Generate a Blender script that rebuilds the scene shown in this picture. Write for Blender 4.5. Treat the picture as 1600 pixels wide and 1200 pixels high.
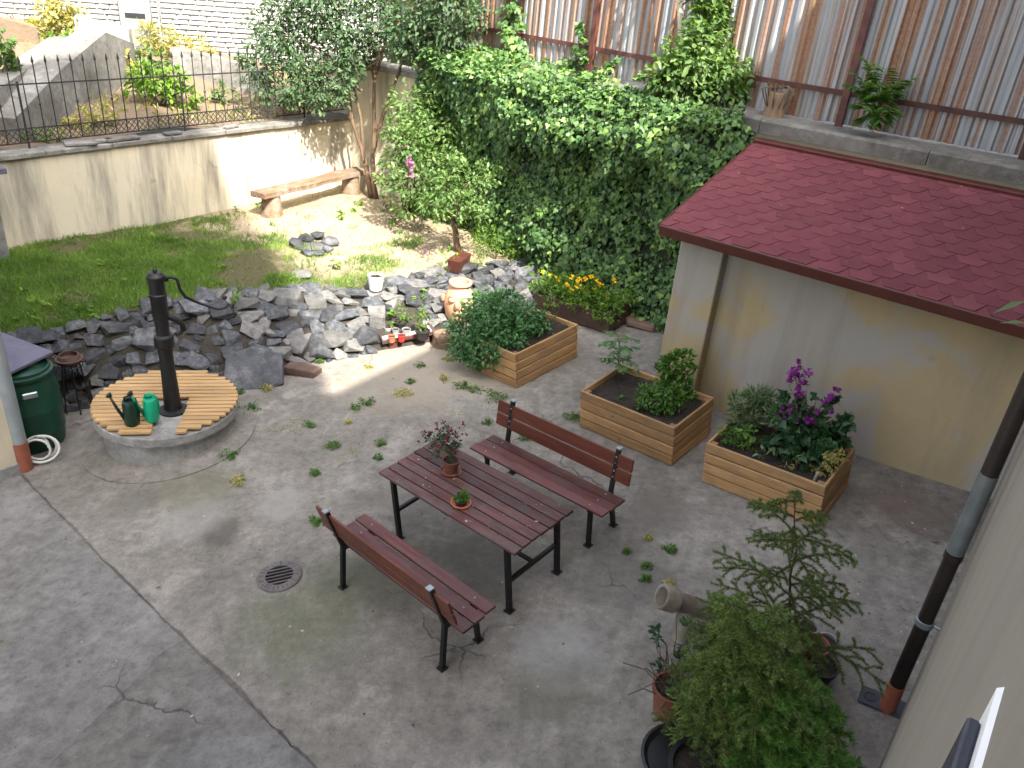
import bpy, bmesh, math, random
import numpy as np
from mathutils import Matrix, Vector, noise
for o in list(bpy.data.objects): bpy.data.objects.remove(o)
sc = bpy.context.scene
col = sc.collection
rad = math.radians
# ------------------------------------------------------------------ camera, sky, sun, exposure
FPX, PITCH, ROLL, HC = 1250.0, rad(28.02), rad(5.37), 4.813
cp, sp, cr, sr = math.cos(PITCH), math.sin(PITCH), math.cos(ROLL), math.sin(ROLL)
FWD = np.array([0, cp, -sp]); _r = np.array([1.0, 0, 0]); _u = np.array([0, sp, cp])
RGT = cr*_r + sr*_u; UPV = -sr*_r + cr*_u
CAM = np.array([0, 0, HC])
cd = bpy.data.cameras.new('camera'); cam = bpy.data.objects.new('camera', cd); col.objects.link(cam)
cd.sensor_width = 36; cd.lens = FPX/1600*36; cd.clip_start = .05; cd.clip_end = 3000
cam.matrix_world = Matrix(((RGT[0], UPV[0], -FWD[0], 0), (RGT[1], UPV[1], -FWD[1], 0), (RGT[2], UPV[2], -FWD[2], HC), (0, 0, 0, 1)))
sc.camera = cam
SUN_EL = rad(50); SUNH = np.array([.47, -.883])           # horizontal direction towards the sun
wd = bpy.data.worlds.new('World'); sc.world = wd; wd.use_nodes = True
nt = wd.node_tree; nt.nodes.clear()
sky = nt.nodes.new('ShaderNodeTexSky'); sky.sky_type = 'NISHITA'; sky.sun_disc = False
sky.sun_elevation = SUN_EL; sky.sun_rotation = math.atan2(SUNH[0], SUNH[1]); sky.air_density = .6; sky.dust_density = 4.0; sky.ozone_density = 1.0
bg = nt.nodes.new('ShaderNodeBackground'); bg.inputs[1].default_value = .15
wo = nt.nodes.new('ShaderNodeOutputWorld'); hs = nt.nodes.new('ShaderNodeHueSaturation'); hs.inputs['Saturation'].default_value = .45   # sky desaturated so the shaded parts turn out less blue
nt.links.new(sky.outputs[0], hs.inputs['Color']); nt.links.new(hs.outputs[0], bg.inputs[0]); nt.links.new(bg.outputs[0], wo.inputs[0])
sl = bpy.data.lights.new('sun', 'SUN'); sl.energy = 2.6; sl.angle = rad(.8); sl.color = (1, .95, .86)
so = bpy.data.objects.new('sun', sl); col.objects.link(so); so.location = (6, -10, 20)
sv = Vector((SUNH[0]*math.cos(SUN_EL), SUNH[1]*math.cos(SUN_EL), math.sin(SUN_EL)))
so.rotation_euler = sv.to_track_quat('Z', 'Y').to_euler()
sc.view_settings.view_transform = 'Standard'; sc.view_settings.look = 'None'; sc.view_settings.gamma = 1
sc.view_settings.use_curve_mapping = False
sc.view_settings.exposure = 2.55
sc.render.engine = 'CYCLES'; sc.render.resolution_x = 1024; sc.render.resolution_y = 768
sc.cycles.max_bounces = 5; sc.cycles.diffuse_bounces = 3; sc.cycles.transmission_bounces = 3; sc.cycles.transparent_max_bounces = 4
# ------------------------------------------------------------------ photo geometry helpers
GX, GY = .1059, .0287                                    # the courtyard falls gently towards the well
def G(x, y): return GX*x + GY*(y-7)
def ray(px): return FWD + (px[0]-800)/FPX*RGT - (px[1]-600)/FPX*UPV
def plane_hit(px, n, k):
    d = ray(px); t = (k - CAM@n)/(d@n); return CAM + t*d
GN = np.array([-GX, -GY, 1.0])
def gp(px, dz=0): return plane_hit(px, GN, dz-GY*7)
def zp(px, z): return plane_hit(px, np.array([0, 0, 1.0]), z)
TH = rad(54.6); E2 = np.array([math.cos(TH), math.sin(TH)]); E1 = np.array([-math.sin(TH), math.cos(TH)])
def xy(u, v): return u*E2 + v*E1
def W(u, v, z): p = xy(u, v); return np.array([p[0], p[1], z])
def uv(P): return np.array([P[0]*E2[0]+P[1]*E2[1], P[0]*E1[0]+P[1]*E1[1], P[2]])
N_U = np.array([E2[0], E2[1], 0]); N_V = np.array([E1[0], E1[1], 0])
def on_u(px, u): return plane_hit(px, N_U, u)
def on_vv(px, v): return plane_hit(px, N_V, v)
def face_on(px, base, off=0):                             # vertical plane through base, facing the camera
    n = np.array([base[0], base[1], 0.0]); n /= np.linalg.norm(n)
    return plane_hit(px, n, n@np.array([base[0], base[1], 0])+off)
def mpp(P): return float((np.asarray(P)-CAM)@FWD)/FPX      # metres per photo pixel at P
TS = .18
def terr(u, v): return 1.72+TS*(v-12.6)
def tp(px):                                               # on the slope beyond the left wall
    return plane_hit(px, np.array([-TS*E1[0], -TS*E1[1], 1.0]), 1.72-TS*12.6)
def gardz(u, v): return .40 + .03*math.sin(u*1.3+v*.7) + .02*math.sin(v*2.1-u)
def gd(px): 
    P = zp(px, .4); q = uv(P); return zp(px, gardz(q[0], q[1]))
# ------------------------------------------------------------------ object helpers
MW = {}
def tag(o, label=None, cat=None, group=None, kind=None):
    if label: o['label'] = label
    if cat: o['category'] = cat
    if group: o['group'] = group
    if kind: o['kind'] = kind
    return o
def link(name, data, parent=None, m=None):
    o = bpy.data.objects.new(name, data); col.objects.link(o)
    m = m or Matrix.Identity(4)
    if parent is not None:
        o.parent = parent; o.matrix_basis = m; MW[o.name] = MW[parent.name] @ m
    else:
        o.matrix_world = m; MW[o.name] = m.copy()
    return o
def thing(name, label, cat, loc=(0, 0, 0), group=None, m=None):
    return tag(link(name, None, None, m or Matrix.Translation(Vector(loc))), label, cat, group)
def gframe(x, y, yaw, dz=0):                              # frame lying on the sloping paving
    n = Vector(GN).normalized(); e = Vector((math.cos(yaw), math.sin(yaw), 0)); e.z = GX*e.x+GY*e.y; e.normalize(); g = n.cross(e)
    return Matrix(((e.x, g.x, n.x, x), (e.y, g.y, n.y, y), (e.z, g.z, n.z, G(x, y)+dz), (0, 0, 0, 1)))
def uframe(u, v, z, yaw=0):                               # frame with x along E2 (away), y along E1 (left)
    p = xy(u, v); return Matrix.Translation(Vector((p[0], p[1], z))) @ Matrix.Rotation(TH+yaw, 4, 'Z')
def nest(o, part):                                        # make a piece of the same thing a sub-part of one of its parts
    rel = MW[part.name].inverted() @ MW[o.name]; o.parent = part; o.matrix_parent_inverse = Matrix.Identity(4); o.matrix_basis = rel; return o
class MB:
    def __init__(s): s.v = []; s.f = []
    def add(s, vs, fs):
        k = len(s.v); s.v += [tuple(map(float, p)) for p in vs]; s.f += [tuple(i+k for i in q) for q in fs]; return s
    def box(s, c, d, b=0.0, m=None):
        x, y, z = d[0]/2, d[1]/2, d[2]/2; vs = []
        if b <= 0:
            for i in (-1, 1):
                for j in (-1, 1):
                    for k in (-1, 1): vs.append((i*x, j*y, k*z))
            fs = [(0, 1, 3, 2), (4, 6, 7, 5), (0, 4, 5, 1), (2, 3, 7, 6), (0, 2, 6, 4), (1, 5, 7, 3)]
        else:
            b = min(b, x*.9, y*.9, z*.9); idx = {}
            for i in (-1, 1):
                for j in (-1, 1):
                    for k in (-1, 1):
                        for ax in range(3):
                            p = [i*x, j*y, k*z]; 
                            for a2 in range(3):
                                if a2 != ax: p[a2] -= (i, j, k)[a2]*b
                            idx[(i, j, k, ax)] = len(vs); vs.append(tuple(p))
            fs = []
            for ax in range(3):
                o1, o2 = (ax+1) % 3, (ax+2) % 3
                for sgn in (-1, 1):
                    q = []
                    for (a_, b_) in ((-1, -1), (1, -1), (1, 1), (-1, 1)):
                        t = [0, 0, 0]; t[ax] = sgn; t[o1] = a_; t[o2] = b_; q.append(idx[(*t, ax)])
                    fs.append(tuple(q) if sgn > 0 else tuple(q[::-1]))
                for a_ in (-1, 1):
                    for b_ in (-1, 1):
                        t1 = [0, 0, 0]; t1[ax] = -1; t1[o1] = a_; t1[o2] = b_; t2 = list(t1); t2[ax] = 1
                        q = (idx[(*t1, o1)], idx[(*t2, o1)], idx[(*t2, o2)], idx[(*t1, o2)])
                        fs.append(q if a_*b_ > 0 else q[::-1])
            for i in (-1, 1):
                for j in (-1, 1):
                    for k in (-1, 1):
                        q = (idx[(i, j, k, 0)], idx[(i, j, k, 1)], idx[(i, j, k, 2)]); fs.append(q if i*j*k > 0 else q[::-1])
        if m is not None: vs = [m @ Vector(p) for p in vs]
        return s.add([(p[0]+c[0], p[1]+c[1], p[2]+c[2]) for p in vs], fs)
    def tube(s, path, r, n=8, cap=True):
        P = [Vector(p) for p in path]; rr = r if isinstance(r, (list, tuple)) else [r]*len(P)
        k = len(s.v); up = None
        for i, p in enumerate(P):
            t = (P[min(i+1, len(P)-1)]-P[max(i-1, 0)]).normalized()
            if up is None: up = t.orthogonal().normalized()
            up = (up - t*up.dot(t)); up = up.normalized() if up.length > 1e-6 else t.orthogonal().normalized()
            b = t.cross(up)
            for j in range(n):
                a = 2*math.pi*j/n; q = p+(up*math.cos(a)+b*math.sin(a))*rr[i]; s.v.append(tuple(q))
        for i in range(len(P)-1):
            for j in range(n):
                a, b2 = k+i*n+j, k+i*n+(j+1) % n; s.f.append((a, b2, b2+n, a+n))
        if cap: s.f.append(tuple(k+j for j in reversed(range(n)))); s.f.append(tuple(k+(len(P)-1)*n+j for j in range(n)))
        return s
    def lathe(s, prof, n=24, c=(0, 0, 0), m=None):
        k = len(s.v)
        for (r, z) in prof:
            for j in range(n):
                a = 2*math.pi*j/n; p = Vector((r*math.cos(a), r*math.sin(a), z))
                if m is not None: p = m @ p
                s.v.append((p[0]+c[0], p[1]+c[1], p[2]+c[2]))
        for i in range(len(prof)-1):
            for j in range(n):
                a, b = k+i*n+j, k+i*n+(j+1) % n; s.f.append((a, b, b+n, a+n))
        if prof[0][0] > 0: s.f.append(tuple(k+j for j in reversed(range(n))))
        if prof[-1][0] > 0: s.f.append(tuple(k+(len(prof)-1)*n+j for j in range(n)))
        return s
    def prism(s, poly, z0, z1):
        n = len(poly); vs = [(p[0], p[1], z0) for p in poly]+[(p[0], p[1], z1) for p in poly]
        fs = [tuple(range(n-1, -1, -1)), tuple(range(n, 2*n))]+[(i, (i+1) % n, n+(i+1) % n, n+i) for i in range(n)]
        return s.add(vs, fs)
    def mesh(s, name, mat, smooth=False, auto=None):
        me = bpy.data.meshes.new(name); me.from_pydata(s.v, [], s.f); me.materials.append(mat)
        if smooth:
            me.polygons.foreach_set('use_smooth', [True]*len(me.polygons))
            if auto: me.set_sharp_from_angle(angle=rad(auto))
        me.update(); return me
    def build(s, name, mat, parent=None, smooth=False, auto=None, world=False, m=None):
        if world and parent is not None:
            inv = MW[parent.name].inverted(); s.v = [tuple(inv @ Vector(p)) for p in s.v]
        return link(name, s.mesh(name, mat, smooth, auto), parent, m)
def np_mesh(name, V, F, mat, rnd=None, smooth=False):     # V (n,3); F (m,k) polygons of one size
    me = bpy.data.meshes.new(name); F = np.asarray(F, dtype=np.int32); m, k = F.shape
    me.vertices.add(len(V)); me.vertices.foreach_set('co', np.asarray(V, dtype=np.float32).ravel())
    me.loops.add(m*k); me.loops.foreach_set('vertex_index', F.ravel())
    me.polygons.add(m); me.polygons.foreach_set('loop_start', np.arange(0, m*k, k, dtype=np.int32))
    if rnd is not None:
        a = me.attributes.new('rnd', 'FLOAT', 'POINT'); a.data.foreach_set('value', np.asarray(rnd, dtype=np.float32))
    me.materials.append(mat); me.update(calc_edges=True); me.validate()
    if smooth: me.polygons.foreach_set('use_smooth', [True]*len(me.polygons))
    return me
BOARDS = {}
def board(name, parent, size, loc, mat, rot=None, b=.004):
    key = (name, tuple(round(x, 4) for x in size), mat.name)
    if key not in BOARDS: BOARDS[key] = MB().box((0, 0, 0), size, b).mesh(name, mat)
    m = Matrix.Translation(Vector(loc))
    if rot is not None: m = m @ rot
    return link(name, BOARDS[key], parent, m)
# ------------------------------------------------------------------ materials
class N:
    def __init__(s, name):
        s.m = bpy.data.materials.new(name); s.m.use_nodes = True; s.t = s.m.node_tree; s.t.nodes.clear()
        s.out = s.n('ShaderNodeOutputMaterial')
    def n(s, ty, **kw):
        x = s.t.nodes.new(ty)
        for k, v in kw.items(): setattr(x, k, v)
        return x
    def l(s, a, b): s.t.links.new(a, b); return s
    def math(s, op, a, b=None):
        x = s.n('ShaderNodeMath', operation=op)
        for i, q in enumerate((a, b)):
            if q is None: continue
            if isinstance(q, (int, float)): x.inputs[i].default_value = q
            else: s.l(q, x.inputs[i])
        return x.outputs[0]
    def coord(s, kind='Object', scale=(1, 1, 1), shift=True):
        if kind == 'World': v = s.n('ShaderNodeNewGeometry').outputs['Position']
        else: v = s.n('ShaderNodeTexCoord').outputs['Object']
        mp = s.n('ShaderNodeMapping'); mp.inputs['Scale'].default_value = scale; s.l(v, mp.inputs[0])
        if kind != 'World' and shift:
            oi = s.n('ShaderNodeObjectInfo'); a = s.n('ShaderNodeVectorMath', operation='ADD')
            k = s.math('MULTIPLY', oi.outputs['Random'], 37.0); cxyz = s.n('ShaderNodeCombineXYZ')
            s.l(k, cxyz.inputs[0]); s.l(k, cxyz.inputs[1]); s.l(k, cxyz.inputs[2])
            s.l(mp.outputs[0], a.inputs[0]); s.l(cxyz.outputs[0], a.inputs[1]); return a.outputs[0]
        return mp.outputs[0]
    def noise(s, vec, scale, detail=4, rough=.55, dist=0):
        x = s.n('ShaderNodeTexNoise'); x.inputs['Scale'].default_value = scale; x.inputs['Detail'].default_value = detail
        x.inputs['Roughness'].default_value = rough; x.inputs['Distortion'].default_value = dist; s.l(vec, x.inputs['Vector']); return x.outputs['Fac']
    def ramp(s, fac, stops, interp='LINEAR'):
        x = s.n('ShaderNodeValToRGB'); cr_ = x.color_ramp; cr_.interpolation = interp
        while len(cr_.elements) < len(stops): cr_.elements.new(.5)
        for e, (p, c) in zip(cr_.elements, stops):
            e.position = p; e.color = (*c, 1) if isinstance(c, (tuple, list)) else (c, c, c, 1)
        s.l(fac, x.inputs[0]); return x.outputs[0]
    def mix(s, fac, a, b, mode='MIX'):
        x = s.n('ShaderNodeMix', data_type='RGBA', blend_type=mode)
        for sock, q in ((x.inputs[0], fac), (x.inputs[6], a), (x.inputs[7], b)):
            if isinstance(q, (int, float)): sock.default_value = q
            elif isinstance(q, tuple): sock.default_value = (*q, 1)
            else: s.l(q, sock)
        return x.outputs[2]
    def bump(s, h, strength=.3, dist=.01, normal=None):
        x = s.n('ShaderNodeBump'); x.inputs['Strength'].default_value = strength; x.inputs['Distance'].default_value = dist; s.l(h, x.inputs['Height'])
        if normal is not None: s.l(normal, x.inputs['Normal'])
        return x.outputs[0]
    def bsdf(s, colr, rough=.7, normal=None, metal=0, spec=.4):
        x = s.n('ShaderNodeBsdfPrincipled')
        for sock, q in ((x.inputs['Base Color'], colr), (x.inputs['Roughness'], rough), (x.inputs['Metallic'], metal)):
            if isinstance(q, (int, float)): sock.default_value = q
            elif isinstance(q, tuple): sock.default_value = (*q, 1)
            else: s.l(q, sock)
        x.inputs['Specular IOR Level'].default_value = spec
        if normal is not None: s.l(normal, x.inputs['Normal'])
        s.l(x.outputs[0], s.out.inputs[0]); return s.m
def simple(name, a, b, scale=6, rough=.6, bump=.15, bscale=60, stretch=(1, 1, 1), tint=.25, metal=0, spec=.4, bd=.004, c=None, kind='Object'):
    s = N(name); v = s.coord(kind, stretch); f = s.noise(v, scale, 5, .6)
    stops = [(.3, a), (.7, b)] if c is None else [(.25, a), (.5, b), (.75, c)]
    cc = s.ramp(f, stops)
    if tint and kind == 'Object':
        oi = s.n('ShaderNodeObjectInfo'); k = s.math('ADD', s.math('MULTIPLY', oi.outputs['Random'], 2*tint), 1-tint)
        cc = s.mix(1.0, cc, k, 'MULTIPLY')
    nb = s.noise(v, bscale, 4, .6)
    rr = s.ramp(nb, [(.3, max(rough-.1, 0)), (.7, min(rough+.1, 1))])
    return s.bsdf(cc, rr, s.bump(nb, bump, bd), metal, spec)
def wood(name, a, b, c, rough=.6, knots=None, worn=None, tint=.15, spec=.35):
    s = N(name); v = s.coord('Object', (1.2, 14, 14)); f = s.noise(v, 1.6, 6, .65, .6); cc = s.ramp(f, [(.28, a), (.5, b), (.72, c)])
    v2 = s.coord('Object', (1, 1, 1))
    if knots:
        vo = s.n('ShaderNodeTexVoronoi'); vo.inputs['Scale'].default_value = 3.2; s.l(s.coord('Object', (1, 2.2, 2.2)), vo.inputs['Vector'])
        cc = s.mix(s.ramp(vo.outputs['Distance'], [(.05, 1.0), (.11, 0.0)]), cc, knots)
    if worn:
        w = s.noise(v2, 5, 6, .7); cc = s.mix(s.ramp(w, [(.45, 0.0), (.68, 1.0)]), cc, worn)
    oi = s.n('ShaderNodeObjectInfo'); k = s.math('ADD', s.math('MULTIPLY', oi.outputs['Random'], 2*tint), 1-tint)
    cc = s.mix(1.0, cc, k, 'MULTIPLY')
    g = s.noise(v, 5, 5, .7)
    return s.bsdf(cc, s.ramp(g, [(.3, rough-.12), (.7, rough+.12)]), s.bump(g, .35, .004), 0, spec)
def leafmat(name, cols, rough=.45, trans=.3, spec=.35):
    s = N(name); a = s.n('ShaderNodeAttribute', attribute_name='rnd'); k = len(cols)
    cc = s.ramp(a.outputs['Fac'], [(i/(k-1), c) for i, c in enumerate(cols)])
    p = s.n('ShaderNodeBsdfPrincipled'); s.l(cc, p.inputs['Base Color']); p.inputs['Roughness'].default_value = rough; p.inputs['Specular IOR Level'].default_value = spec
    t = s.n('ShaderNodeBsdfTranslucent'); s.l(s.mix(1.0, cc, (1.5, 1.6, .7), 'MULTIPLY'), t.inputs[0])
    mx = s.n('ShaderNodeMixShader'); mx.inputs[0].default_value = trans; s.l(p.outputs[0], mx.inputs[1]); s.l(t.outputs[0], mx.inputs[2]); s.l(mx.outputs[0], s.out.inputs[0])
    return s.m
def concrete(name, dark, mid, light, tone_patches=()):
    s = N(name); v = s.coord('World'); big = s.noise(v, .55, 6, .65, 0); med = s.noise(v, 2.6, 8, .7, 0); fine = s.noise(v, 70, 3, .6)
    cc = s.ramp(med, [(.25, dark), (.5, mid), (.78, light)])
    cc = s.mix(.55, cc, s.ramp(big, [(.3, dark), (.5, mid), (.7, light)]))
    mot = s.noise(v, 9, 9, .78); cc = s.mix(.62, cc, s.ramp(mot, [(.32, .38), (.5, .98), (.70, 1.6)]), 'MULTIPLY')
    sp_ = s.noise(v, 26, 5, .75)
    cc = s.mix(s.ramp(sp_, [(.60, 0.0), (.72, .65)]), cc, tuple(x*.45 for x in dark))
    cc = s.mix(s.ramp(s.noise(v, 19, 6, .8), [(.64, 0.0), (.72, .55)]), cc, tuple(min(1, x*1.5) for x in light))
    cc = s.mix(s.ramp(s.noise(v, 1.3, 9, .78, 0), [(.55, 0.0), (.62, .45)]), cc, tuple(x*1.15 for x in light))
    cc = s.mix(s.ramp(s.noise(v, .9, 8, .78, 0), [(.55, 0.0), (.68, .45)]), cc, tuple(x*.62 for x in dark))
    vo = s.n('ShaderNodeTexVoronoi', feature='DISTANCE_TO_EDGE'); vo.inputs['Scale'].default_value = .62; wv = s.n('ShaderNodeVectorMath', operation='ADD'); nw = s.n('ShaderNodeTexNoise'); nw.inputs['Scale'].default_value = 2.5; nw.inputs['Detail'].default_value = 6; s.l(v, nw.inputs['Vector']); s.l(v, wv.inputs[0])
    sc_ = s.n('ShaderNodeVectorMath', operation='SCALE'); sc_.inputs['Scale'].default_value = .45; s.l(nw.outputs['Color'], sc_.inputs[0]); s.l(sc_.outputs[0], wv.inputs[1]); s.l(wv.outputs[0], vo.inputs['Vector'])
    hair = s.math('MULTIPLY', s.ramp(vo.outputs['Distance'], [(.0, 1.0), (.006, 0.0)]), s.ramp(s.noise(v, .8, 3, .5), [(.52, 0.0), (.6, 1.0)]))
    cc = s.mix(s.math('MULTIPLY', hair, .75), cc, tuple(x*.25 for x in dark))
    for (x, y, r, c_, amt) in tone_patches:
        d = s.n('ShaderNodeVectorMath', operation='DISTANCE'); s.l(s.n('ShaderNodeNewGeometry').outputs['Position'], d.inputs[0]); d.inputs[1].default_value = (x, y, G(x, y))
        q = s.math('ADD', s.math('DIVIDE', d.outputs['Value'], r), s.math('MULTIPLY', s.math('SUBTRACT', s.noise(v, 2.2, 6, .7), .5), 1.7))
        cc = s.mix(s.ramp(q, [(.45, amt), (1.0, 0.0)]), cc, c_)
    h = s.math('ADD', s.math('SUBTRACT', s.math('MULTIPLY', fine, .35), hair), s.math('ADD', s.math('MULTIPLY', med, 1.2), s.math('MULTIPLY', sp_, .6)))
    return s.bsdf(cc, s.ramp(med, [(.3, .72), (.7, .92)]), s.bump(s.math('ADD', h, mot), .6, .016), 0, .3)
def plaster(name, base, grey, dirt, kgrey=.5, kdirt=.5, vert=True, sc1=.8, hard=.05):
    s = N(name); v = s.coord('World'); n1 = s.noise(v, sc1, 7, .55, .3); n2 = s.noise(s.coord('World', (1.6, 1.6, .22)), 1.6, 6, .65); n3 = s.noise(v, 40, 4, .6); n4 = s.noise(v, 5, 6, .7)
    cc = s.mix(s.ramp(n4, [(.3, 0.0), (.7, .35)]), base, tuple(x*.8 for x in base))
    cc = s.mix(s.ramp(n1, [(.49-hard, 0.0), (.49+hard, kgrey)]), cc, grey)
    if vert: cc = s.mix(s.ramp(n2, [(.48, 0.0), (.66, kdirt)]), cc, dirt)
    cc = s.mix(s.ramp(s.noise(v, 3.1, 7, .75), [(.62, 0.0), (.68, .5*kdirt)]), cc, tuple(x*.6 for x in dirt))
    return s.bsdf(cc, .88, s.bump(s.math('ADD', s.math('MULTIPLY', n3, .3), n4), .35, .01), 0, .25)
# ------------------------------------------------------------------ material set
green_moss = (.10, .115, .055)
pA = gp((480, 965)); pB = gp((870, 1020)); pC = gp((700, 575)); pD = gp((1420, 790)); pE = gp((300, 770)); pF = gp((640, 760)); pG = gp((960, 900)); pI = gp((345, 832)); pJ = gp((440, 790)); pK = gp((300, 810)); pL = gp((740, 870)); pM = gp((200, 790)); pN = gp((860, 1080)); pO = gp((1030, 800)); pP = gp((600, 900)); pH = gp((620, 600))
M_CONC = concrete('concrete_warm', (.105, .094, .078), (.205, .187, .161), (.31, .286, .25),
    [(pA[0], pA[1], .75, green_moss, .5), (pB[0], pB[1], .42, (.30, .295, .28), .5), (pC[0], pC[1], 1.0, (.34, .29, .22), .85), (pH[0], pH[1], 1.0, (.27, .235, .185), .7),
     (pD[0], pD[1], .5, (.16, .115, .095), .6), (pE[0], pE[1], .5, (.14, .135, .085), .6), (pI[0], pI[1], .26, (.10, .09, .075), .8), (pJ[0], pJ[1], .35, (.33, .31, .28), .5), (pK[0], pK[1], .4, (.30, .29, .265), .45), (pL[0], pL[1], .7, (.085, .082, .07), .6), (pM[0], pM[1], .35, (.13, .12, .10), .6), (pN[0], pN[1], .45, (.12, .115, .085), .55), (pO[0], pO[1], .5, (.13, .118, .10), .6), (pP[0], pP[1], .6, (.115, .12, .075), .45), (pF[0], pF[1], .8, (.11, .105, .09), .45), (pG[0], pG[1], .6, (.09, .085, .075), .5)])  # dark patch centred under the table, pale warm ones by the stone bank
M_CONC_B = concrete('concrete_bluish', (.11, .104, .096), (.18, .172, .161), (.24, .231, .218))
M_CONC_D = concrete('concrete_dark', (.10, .093, .083), (.155, .145, .131), (.21, .199, .182))
M_CEMENT = concrete('cement_grey', (.15, .145, .135), (.25, .245, .23), (.35, .345, .33))
M_COPING = concrete('coping_concrete', (.07, .066, .058), (.15, .142, .125), (.27, .26, .235))
M_SUB = simple('crack_dirt_pit_shade', (.015, .014, .012), (.035, .03, .024), 20, .95, .3, kind='World')
M_SOIL = simple('dark_soil', (.016, .012, .009), (.04, .03, .022), 14, .95, .8, 50, kind='World', bd=.02)
M_CREAM = plaster('cream_plaster', (.60, .53, .39), (.50, .46, .38), (.22, .20, .165), .4, .85)
M_CREAM2 = plaster('cream_plaster_house', (.56, .49, .36), (.42, .39, .33), (.30, .27, .22), .5, .4)
M_NICHE = plaster('patchy_ochre_plaster', (.41, .325, .185), (.35, .326, .285), (.21, .185, .145), 1.0, .4, True, .75, .035)
M_HOUSE = plaster('greige_plaster', (.25, .222, .18), (.215, .195, .162), (.175, .15, .118), .5, .4)
M_WHITE = simple('white_paint', (.62, .61, .58), (.72, .71, .68), 3, .5, .05)
M_MAROON = simple('maroon_steel', (.045, .016, .014), (.085, .03, .024), 6, .6, .2, c=(.12, .05, .03))
M_FASCIA = simple('red_brown_fascia', (.075, .022, .016), (.10, .03, .022), 8, .45, .15)
M_SHINGLE = simple('red_bitumen_shingle', (.115, .027, .035), (.148, .036, .044), 2.2, .93, .7, 160, tint=.09, bd=.004, c=(.182, .053, .06))
M_BLACKS = simple('black_steel', (.004, .004, .005), (.011, .0105, .010), 12, .5, .15)
M_RAIL = simple('wrought_iron', (.012, .012, .013), (.03, .026, .022), 10, .6, .25)
M_GALV = simple('galvanised_steel', (.20, .23, .24), (.30, .34, .35), 7, .38, .06, metal=.6)
M_PIPEG = simple('grey_pipe', (.16, .18, .185), (.21, .23, .235), 5, .5, .08)
M_PIPEB = simple('dark_brown_pipe', (.013, .010, .009), (.026, .019, .016), 5, .35, .08)
M_CLAYP = simple('clay_pipe_orange', (.27, .085, .05), (.36, .12, .07), 8, .5, .12)
M_SLATE = simple('slate_stone', (.022, .024, .028), (.062, .065, .071), 5, .66, .9, 22, tint=.55, bd=.02, c=(.15, .15, .152))
M_SLATE_P = simple('pale_stone', (.07, .068, .066), (.135, .131, .125), 5, .8, .8, 25, tint=.35, bd=.02, c=(.20, .188, .17))
M_RUSTST = simple('reddish_stone', (.11, .065, .05), (.20, .13, .10), 5, .85, .7, 25, bd=.012)
M_PLANK = wood('larch_board', (.25, .13, .05), (.39, .225, .095), (.50, .315, .15), .55, knots=(.10, .04, .015), worn=(.30, .19, .10), tint=.2)
M_PLINNER = wood('planter_inner', (.15, .08, .04), (.22, .13, .07), (.28, .17, .10), .7)
M_TABLE = wood('table_plank', (.026, .012, .011), (.082, .030, .026), (.15, .056, .048), .5, worn=(.085, .06, .055), tint=.35)
M_SEAT = wood('seat_plank', (.04, .014, .012), (.10, .030, .026), (.16, .052, .044), .45, worn=(.085, .052, .047), tint=.3)
M_BACKR = wood('red_back_board', (.065, .018, .011), (.11, .030, .018), (.15, .045, .028), .4, tint=.12)
M_SLAT = wood('well_slat', (.28, .165, .065), (.40, .25, .11), (.50, .33, .16), .55, tint=.12)
M_LOG = wood('log_wood', (.06, .035, .02), (.16, .10, .058), (.30, .20, .12), .8, worn=(.22, .19, .15))
M_BARK = simple('tree_bark', (.10, .065, .04), (.22, .145, .09), 9, .9, .8, 30, (1, 1, .3), bd=.015)
M_STEM = simple('green_stem', (.07, .10, .03), (.13, .16, .06), 9, .7, .1)
M_TWIG = simple('brown_twig', (.035, .022, .014), (.085, .055, .032), 12, .85, .3)
M_BARREL = simple('dark_green_plastic', (.006, .045, .026), (.011, .062, .036), 4, .35, .05)
M_CAN_D = simple('bottle_green_plastic', (.004, .022, .014), (.007, .03, .02), 4, .35, .05)
M_CAN_B = simple('bright_green_plastic', (.0, .23, .12), (.005, .28, .15), 4, .35, .05)
M_TERRA = simple('terracotta', (.42, .19, .10), (.56, .29, .17), 6, .8, .3, c=(.64, .40, .27))
M_TERRA_D = simple('old_terracotta', (.17, .06, .035), (.26, .10, .06), 6, .75, .3)
M_REDP = simple('red_plastic', (.42, .02, .018), (.5, .03, .025), 5, .35, .05)
M_ORP = simple('orange_plastic', (.48, .13, .06), (.56, .17, .08), 5, .45, .05)
M_BLKP = simple('black_plastic', (.012, .012, .013), (.022, .022, .023), 5, .45, .05)
M_GREYP = simple('grey_plastic', (.20, .20, .19), (.28, .28, .27), 5, .5, .05)
M_BROWNP = simple('brown_plastic_trough', (.06, .018, .012), (.08, .025, .017), 5, .5, .1)
M_DARKP = simple('dark_brown_planter', (.040, .024, .018), (.075, .045, .032), 6, .65, .2, c=(.11, .07, .048))
M_WHITEP = simple('white_pot', (.70, .69, .66), (.80, .79, .76), 5, .45, .05)
M_HOSE = simple('white_hose', (.55, .54, .50), (.66, .65, .61), 9, .45, .05)
M_STONEW = simple('glazed_stoneware', (.10, .075, .05), (.19, .155, .115), 5, .35, .2, c=(.30, .275, .235))
M_RUSTB = simple('rusty_iron', (.07, .035, .026), (.13, .075, .055), 12, .7, .4)
M_SLATEFAB = simple('slate_blue_sheet', (.10, .095, .14), (.14, .135, .185), 5, .75, .15)
M_PLATE = simple('blue_black_plate', (.018, .02, .03), (.03, .033, .045), 6, .5, .15)
M_IRONG = simple('cast_iron_grate', (.075, .064, .062), (.13, .115, .112), 14, .7, .5)
M_STRAW = simple('straw_bits', (.35, .29, .18), (.5, .44, .3), 20, .9, .1, tint=0)
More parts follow.
